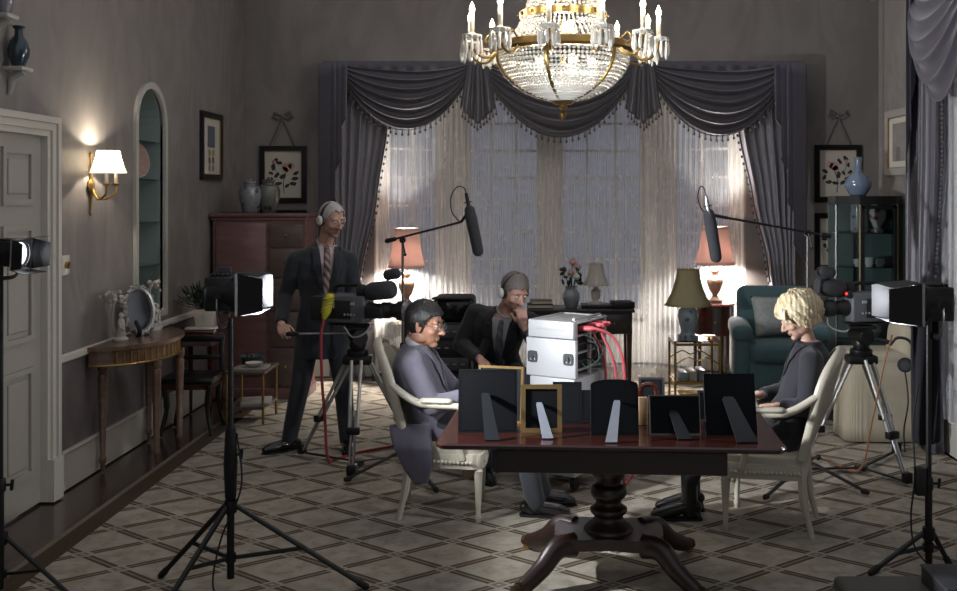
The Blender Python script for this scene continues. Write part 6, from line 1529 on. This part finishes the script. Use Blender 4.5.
MB().tube(curve_pts([at(890, 345, 6.74) - O_, at(897, 338, 6.72) - O_, at(908, 340, 6.72) - O_, at(914, 350, 6.72) - O_, at(912, 362, 6.72) - O_], 6), .010, 8).build('headband', M_blackplastic, hs)
b = MB(); b.lathe([(0, 0), (.045, 0), (.05, .012), (.045, .03), (0, .034)], at(905, 365, 6.74) - O_, 20, (-.3, -1, .1)); b.build('ear_cup', M_blackplastic, hs); MB().lathe([(0, 0), (.03, 0), (.032, .012), (0, .014)], at(905, 365, 6.74) - O_ + V((-.01, -.034, 0)), 18, (-.3, -1, .1)).build('ear_pad', M_darkgrey, hs)
b = MB(); b.tube([at(876, 339, 6.78) - O_, at(892, 343, 6.74) - O_], .016, 10); b.build('hanger_arm', M_blackmetal, hs)
MB().tube(curve_pts([at(905, 372, 6.72) - O_, at(907, 385, 6.72) - O_, at(908, 405, 6.72) - O_, at(904, 430, 6.75) - O_, at(905, 452, 6.8) - O_], 6), .005, 6).build('headset_lead', M_rubber, hs)

# ------------------------------------------------------------------ microphone booms
def mic_stand(label, mlabel, x, y, z, feet, tip, tail, mic0, mic1, loop, flip):
    t = thing('microphone_stand', label, 'microphone stand', (x, y, 0)); O = V((x, y, 0))
    MB().tube([(0, 0, .1), (0, 0, .85)], .013, 10).build('lower_pole', M_blackmetal, t); MB().tube([(0, 0, .8), (0, 0, z)], .0095, 10).build('upper_pole', M_stand, t)
    b = MB(); b.lathe([(0, 0), (.03, 0), (.032, .04), (.024, .07), (0, .07)], (0, 0, .09), 14); b.lathe([(0, 0), (.02, 0), (.02, .05), (0, .05)], (0, 0, .82), 12); b.build('collar', M_blackmetal, t)
    for fx, fy in feet:
        f = V((fx, fy, .03)) - O; lg = MB().tube([V((0, 0, .12)), f], .013, 8, sq=(1.2, .7)).build('leg', M_blackmetal, t); d = f.normalized(); MB().limb([f - d * .03, f], [.018, .017], 8).build('rubber_foot', M_rubber, lg)
    tip, tail = V(tip) - O, V(tail) - O
    MB().tube([tail, tip], .008, 10).build('boom_arm', M_blackmetal, t); d = (tip - tail).normalized()
    b = MB(); b.limb([tail, tail + d * .06], [.018, .016], 10); b.build('counterweight', M_blackmetal, t)
    b = MB(); b.lathe([(0, -.02), (.022, -.02), (.022, .02), (0, .02)], (0, 0, z), 14, (0, 1, 0)); b.tube([(0, -.02, z), (.02, -.03, z - .09)], .006, 6); b.ball((.02, -.03, z - .1), .012, 8, 6); b.build('boom_clamp', M_blackmetal, t)
    m = thing('boom_microphone', mlabel, 'microphone', mic0); O = V(mic0); a, c = V((0, 0, 0)), V(mic1) - O; dd = (c - a).normalized()
    L = (c - a).length
    MB().limb([a + dd * L * .30, a + dd * L * .45, c], [.036, .041, .038], 16).build('windscreen', M_foam, m)
    MB().tube([a, a + dd * L * .05, a + dd * L * .34], [.011, .013, .013], 12).build('microphone_body', M_chrome if flip else M_blackmetal, m)
    px_ = dd.cross(V((0, 1, 0))).normalized()
    mt = MB(); T = tip + V((x, y, 0)) - O; mt.tube([T, T + (a + dd * L * .3 - T) * .9], .011, 8); mt.build('swivel', M_blackmetal, m)
    for f_ in (.16, .30):
        cc = a + dd * L * f_; m3 = frame_z(dd); b = MB(); b.tube([cc + (m3.col[0] * math.cos(q) + m3.col[1] * math.sin(q)) * .026 for q in [2 * PI * k / 20 for k in range(20)]], .004, 6, closed=True); b.build('shock_ring', M_blackmetal, m)
    b = MB(); 
    for q in (0, PI): m3 = frame_z(dd); o = (m3.col[0] * math.cos(q) + m3.col[1] * math.sin(q)) * .028; b.tube([a + dd * L * .1 + o, a + dd * L * .42 + o], .007, 6)
    b.build('cradle_bar', M_blackmetal, m)
    MB().tube(curve_pts([a] + [V(p) - O for p in loop], 8), .0042, 6).build('microphone_lead', M_rubber, m)
    return t
mic_stand('boom microphone stand behind the man in glasses', 'boom microphone hanging before the left half of the net curtains', -.93, 6.98, zat(240, 6.98), [fl(346, 484), fl(437, 495), (-.65, 7.40)],
          at(461, 222, 6.85), at(387, 241, 7.0), at(466, 193, 6.84), at(478, 251, 6.84), [at(464, 188, 6.84), at(457, 187, 6.85), at(451, 197, 6.86), at(452, 212, 6.87), at(460, 222, 6.86)], False)
mic_stand('boom microphone stand behind the fair-haired woman', 'boom microphone hanging in front of the right pink lamp', 1.82, 6.70, zat(233, 6.7), [fl(765, 502), fl(867, 497), (2.02, 7.15)],
          at(728, 218, 6.5), at(829, 236, 6.72), at(706, 196, 6.48), at(716, 257, 6.48), [at(704, 188, 6.48), at(700, 187, 6.49), at(698, 198, 6.5), at(703, 211, 6.5), at(713, 215, 6.49)], True)

# ------------------------------------------------------------------ equipment rack with cables
M_case = mat('white_laminate', '#a5a6a8', .45, var=.05, scale=8)
RK = V((xat(568.5, 6.62), 6.62, 0)); rk = thing('equipment_rack', 'tall white flight-case rack with open cabled side behind the photo frames', 'rack', RK, math.radians(-31))
rw, rdp = .335, .44; zt_, z1_, z0_ = zat(319, 6.5), zat(338, 6.45), zat(376, 6.45)
for nm, za, zb_, dx in (('base_case', .10, .42, 0), ('middle_case', .425, z0_ - .005, .0)):
    MB().box((0, 0, (za + zb_) / 2), (rw, rdp, zb_ - za), bev=.01).build(nm, M_case, rk)
for nm, za, zb_, w2 in (('door', z0_, z1_, rw + .03), ('upper_case', z1_ + .005, zt_, rw)):
    MB().box((0, -rdp / 2 - .0, (za + zb_) / 2), (w2, .035, zb_ - za), bev=.006).build(nm, M_case, rk)
MB().box((0, -rdp / 2 - .02, z1_ + .06), (.2, .006, .012)).build('handle_slot', M_label, rk, smooth=False)
b = MB(); b.box((0, 0, zt_ - .012), (rw + .01, rdp + .02, .010), bev=.004); b.build('lid', M_case, rk)
b = MB(); b.box((-rw / 2 + .01, 0, (z0_ + zt_) / 2), (.02, rdp, zt_ - z0_)); b.box((0, rdp / 2 - .01, (z0_ + zt_) / 2), (rw, .02, zt_ - z0_)); b.build('side_wall', M_case, rk, smooth=False)
MB().box((-.01, 0, (z0_ + zt_) / 2), (rw - .07, rdp - .06, zt_ - z0_ - .03)).build('electronics', M_blackplastic, rk, smooth=False)
for y in (-rdp / 2 + .03, .0, rdp / 2 - .02): MB().box((rw / 2 - .012, y, (z0_ + zt_) / 2), (.02, .022, zt_ - z0_)).build('rack_upright', M_tube, rk, smooth=False)
for k in range(7): MB().box((rw / 2 - .03, .0, z0_ + .04 + .055 * k), (.02, rdp - .08, .012)).build('rack_module', M_darkgrey if k % 2 else M_tube, rk, smooth=False)
for s in (-1, 1):
    b = MB(); cx_, cz_ = s * (rw / 2 - .03 - .005), z0_ + (z1_ - z0_) * .5
    M = Matrix(((1, 0, 0, cx_), (0, 0, 1, -rdp / 2 - .026), (0, 1, 0, cz_), (0, 0, 0, 1)))
    o8 = [(.034 * (1 + .05 * math.cos(8 * a)) * math.copysign(abs(math.cos(a)) ** .3, math.cos(a)), .036 * (1 + .05 * math.cos(8 * a)) * math.copysign(abs(math.sin(a)) ** .3, math.sin(a))) for a in [2 * PI * q / 40 for q in range(40)]]
    b.poly(o8, [rect(.006, .006, .022, .010), rect(-.022, .006, -.006, .010), rect(-.022, -.024, -.006, -.006), rect(.006, -.024, .022, -.006)], M, .012); b.box((cx_, -rdp / 2 - .028, cz_), (.02, .014, .03), bev=.004); b.build('butterfly_latch', M_darkgrey, rk, smooth=False)
for sx in (-1, 1):
    for sy in (-1, 1): MB().lathe([(0, -.015), (.04, -.015), (.044, 0), (.04, .015), (0, .015)], (sx * .14, sy * .17, .056), 16, (1, 0, 0)).build('caster', M_rubber, rk)
def rkw(x, y, z): c, s = math.cos(math.radians(-31)), math.sin(math.radians(-31)); return V((RK.x + c * x - s * y, RK.y + s * x + c * y, z))
M_redc = mat('coral_cable', '#b04a52', .5, var=.1); M_greenc = mat('green_cable', '#5b8a78', .5, var=.1)
for i, (y0, z0, px_, pe, lab) in enumerate(((-.13, zt_ - .05, 622, 625, 'thick red cable arching from the rack, outermost one'), (-.02, zt_ - .04, 612, 617, 'thick red cable arching from the rack, inner one'), (.08, zt_ - .04, 604, 606, 'thick red cable at the back of the rack top'))):
    a = rkw(rw / 2 - .0, y0, z0); t = thing('red_cable', lab, 'cable', a, 0)
    P = [V((0, 0, 0)), rkw(rw / 2 + .10, y0, z0 + .005) - a, at(px_ - 10, 336 - i * 2, 6.4 + .1 * i) - a, at(px_, 356, 6.4 + .1 * i) - a, at(pe, 385, 6.42 + .1 * i) - a, at(pe + 2, 440, 6.45 + .1 * i) - a, V((at(pe, 440, 6.45).x + .0, 6.5 + .1 * i, .025)) - a, V((at(pe, 440, 6.45).x + .12, 6.9 + .1 * i, .025)) - a]
    MB().tube(curve_pts(P, 8), .0095, 8).build('lead', M_redc, t); MB().limb([V((0, 0, 0)) - (P[1] * .1), P[1] * .75], [.019, .017], 10).build('plug', M_redc, t)
for i in range(5):
    rnd = random.Random(60 + i); y0 = rnd.uniform(-.16, .12); y1 = rnd.uniform(-.16, .15); za, zb_ = zt_ - rnd.uniform(.08, .16), z0_ + rnd.uniform(.02, .2)
    tag(MB().tube(curve_pts([rkw(rw / 2 - .01, y0, za), rkw(rw / 2 + .04, y0 + .02, za - .02), rkw(rw / 2 + .06, (y0 + y1) / 2, (za + zb_) / 2 - .03), rkw(rw / 2 + .03, y1, zb_), rkw(rw / 2 - .01, y1, zb_ + .02)], 8), .0045, 6).build('patch_cable', (M_greenc, M_label, M_greenc, M_rubber, M_redc)[i]),
        ('pale green patch cable looping at the open rack side, topmost', 'white patch cable looping down the open rack side', 'pale green patch cable deeper in the open rack side', 'black patch cable hanging in the open rack side', 'thin red patch cable hanging in the open rack side')[i], 'cable')
# monitor trolley behind the man in glasses
tx = xat(452, 7.45); tr_ = thing('equipment_trolley', 'dark equipment trolley with control panels behind the man in glasses', 'trolley', (tx, 7.45, 0))
ztr = zat(320, 7.45); MB().box((0, .1, .12 + (ztr - .12) / 2), (.30, .42, ztr - .12), bev=.015).build('cabinet', M_blackplastic, tr_)
for k in range(4):
    q = MB().box((0, -.115, ztr - .07 - .12 * k), (.26, .012, .09), bev=.003).build('control_panel', M_darkgrey if k % 2 else M_camgrey, tr_)
    for c in range(4): MB().box((-.09 + .06 * c, -.124, ztr - .07 - .12 * k), (.028, .006, .010)).build('button', M_label, q, smooth=False)
for sx in (-1, 1):
    for sy in (-.07, .27): MB().lathe([(0, -.015), (.05, -.015), (.052, 0), (.05, .015), (0, .015)], (sx * .12, sy, .064), 16, (1, 0, 0)).build('caster', M_rubber, tr_)
mo = thing('video_monitor', 'hooded dark video monitor on the equipment trolley', 'monitor', (tx + .02, 7.5, ztr)); MB().box((0, 0, .09), (.30, .3, .18), bev=.035, seg=3).build('housing', M_blackplastic, mo); MB().box((0, -.153, .09), (.23, .008, .12), bev=.02).build('screen', mat('dark_screen', '#15181c', .15, var=.1), mo); b = MB(); b.box((0, -.2, .178), (.3, .12, .012), bev=.005); b.build('hood', M_rubber, mo)

# ------------------------------------------------------------------ loose cables and boxes on the floor
tag(MB().tube(curve_pts([at(892, 335, 6.6), at(884, 365, 6.55), V((xat(872, 6.6), 6.6, .4)), V((2.18, 6.72, .06)), V((2.08, 7.0, .024)), V((1.95, 7.25, .024)), V((1.72, 7.32, .024)), V((1.5, 7.28, .014))], 8), .006, 6).build('orange_cable', mat('orange_cable_sheath', '#7d5238', .5, var=.1)), 'orange brown cable dropping from the right tripod to the carpet', 'cable')
t = thing('power_cable', 'thin black power cable hanging from the right light stand with a switch box', 'cable', (rx, ry, 0)); 
MB().tube(curve_pts([(-.06, -.02, .95), (-.09, -.03, .75), (-.08, -.03, .5), (-.10, -.03, .3), (-.09, -.05, .15), (-.03, -.09, .06), (-.02, -.14, .010), (-.15, -.25, .010)], 8), .0045, 6).build('lead', M_rubber, t); MB().box((-.055, -.03, .47), (.05, .05, .14), bev=.008).build('switch_box', M_blackplastic, t)
tag(MB().tube(curve_pts([V((lx + .03, ly, .75)), V((lx + .06, ly - .03, .5)), V((lx - .03, ly - .06, .25)), V((lx - .04, ly - .12, .03)), V((lx + .15, ly - .22, .010)), V((lx + .5, ly - .3, .010)), V((lx + .9, ly - .5, .010))], 8), .0045, 6).build('black_cable', M_rubber), 'thin black cable running down the left foreground stand onto the carpet', 'cable')
ca = thing('cardboard_box', 'small brown box on the carpet behind the left armchair front leg', 'box', (xat(476, 6.75), 6.75, .0)); MB().box((0, 0, .08), (.17, .14, .16), bev=.004).build('carton', mat('brown_card', '#6b5a48', .8, var=.1), ca, smooth=False); MB().box((0, 0, .162), (.17, .05, .003)).build('tape', M_tan, ca, smooth=False)
fc = thing('equipment_case', 'flat grey equipment case on the floor in the bottom right corner', 'case', (1.77, 4.47, .0))
b = MB(); b.box((0, 0, .06), (.76, .44, .12), bev=.025, seg=4); b.build('shell', mat('grey_case', '#4a4744', .6, var=.1), fc); MB().box((0, 0, .065), (.768, .448, .010), bev=.003).build('rim', M_stand, fc)
for s in (-1, 1): MB().box((s * .2, -.226, .065), (.06, .016, .05), bev=.004).build('latch', M_chrome, fc)
db = thing('accessory_box', 'dark lidded box on the right end of the flat grey case', 'case', (1.95, 4.45, .12)); MB().box((0, 0, .035), (.36, .30, .07), bev=.006).build('shell', M_blackplastic, db); MB().box((0, 0, .077), (.366, .306, .014), bev=.005).build('lid', M_darkgrey, db)
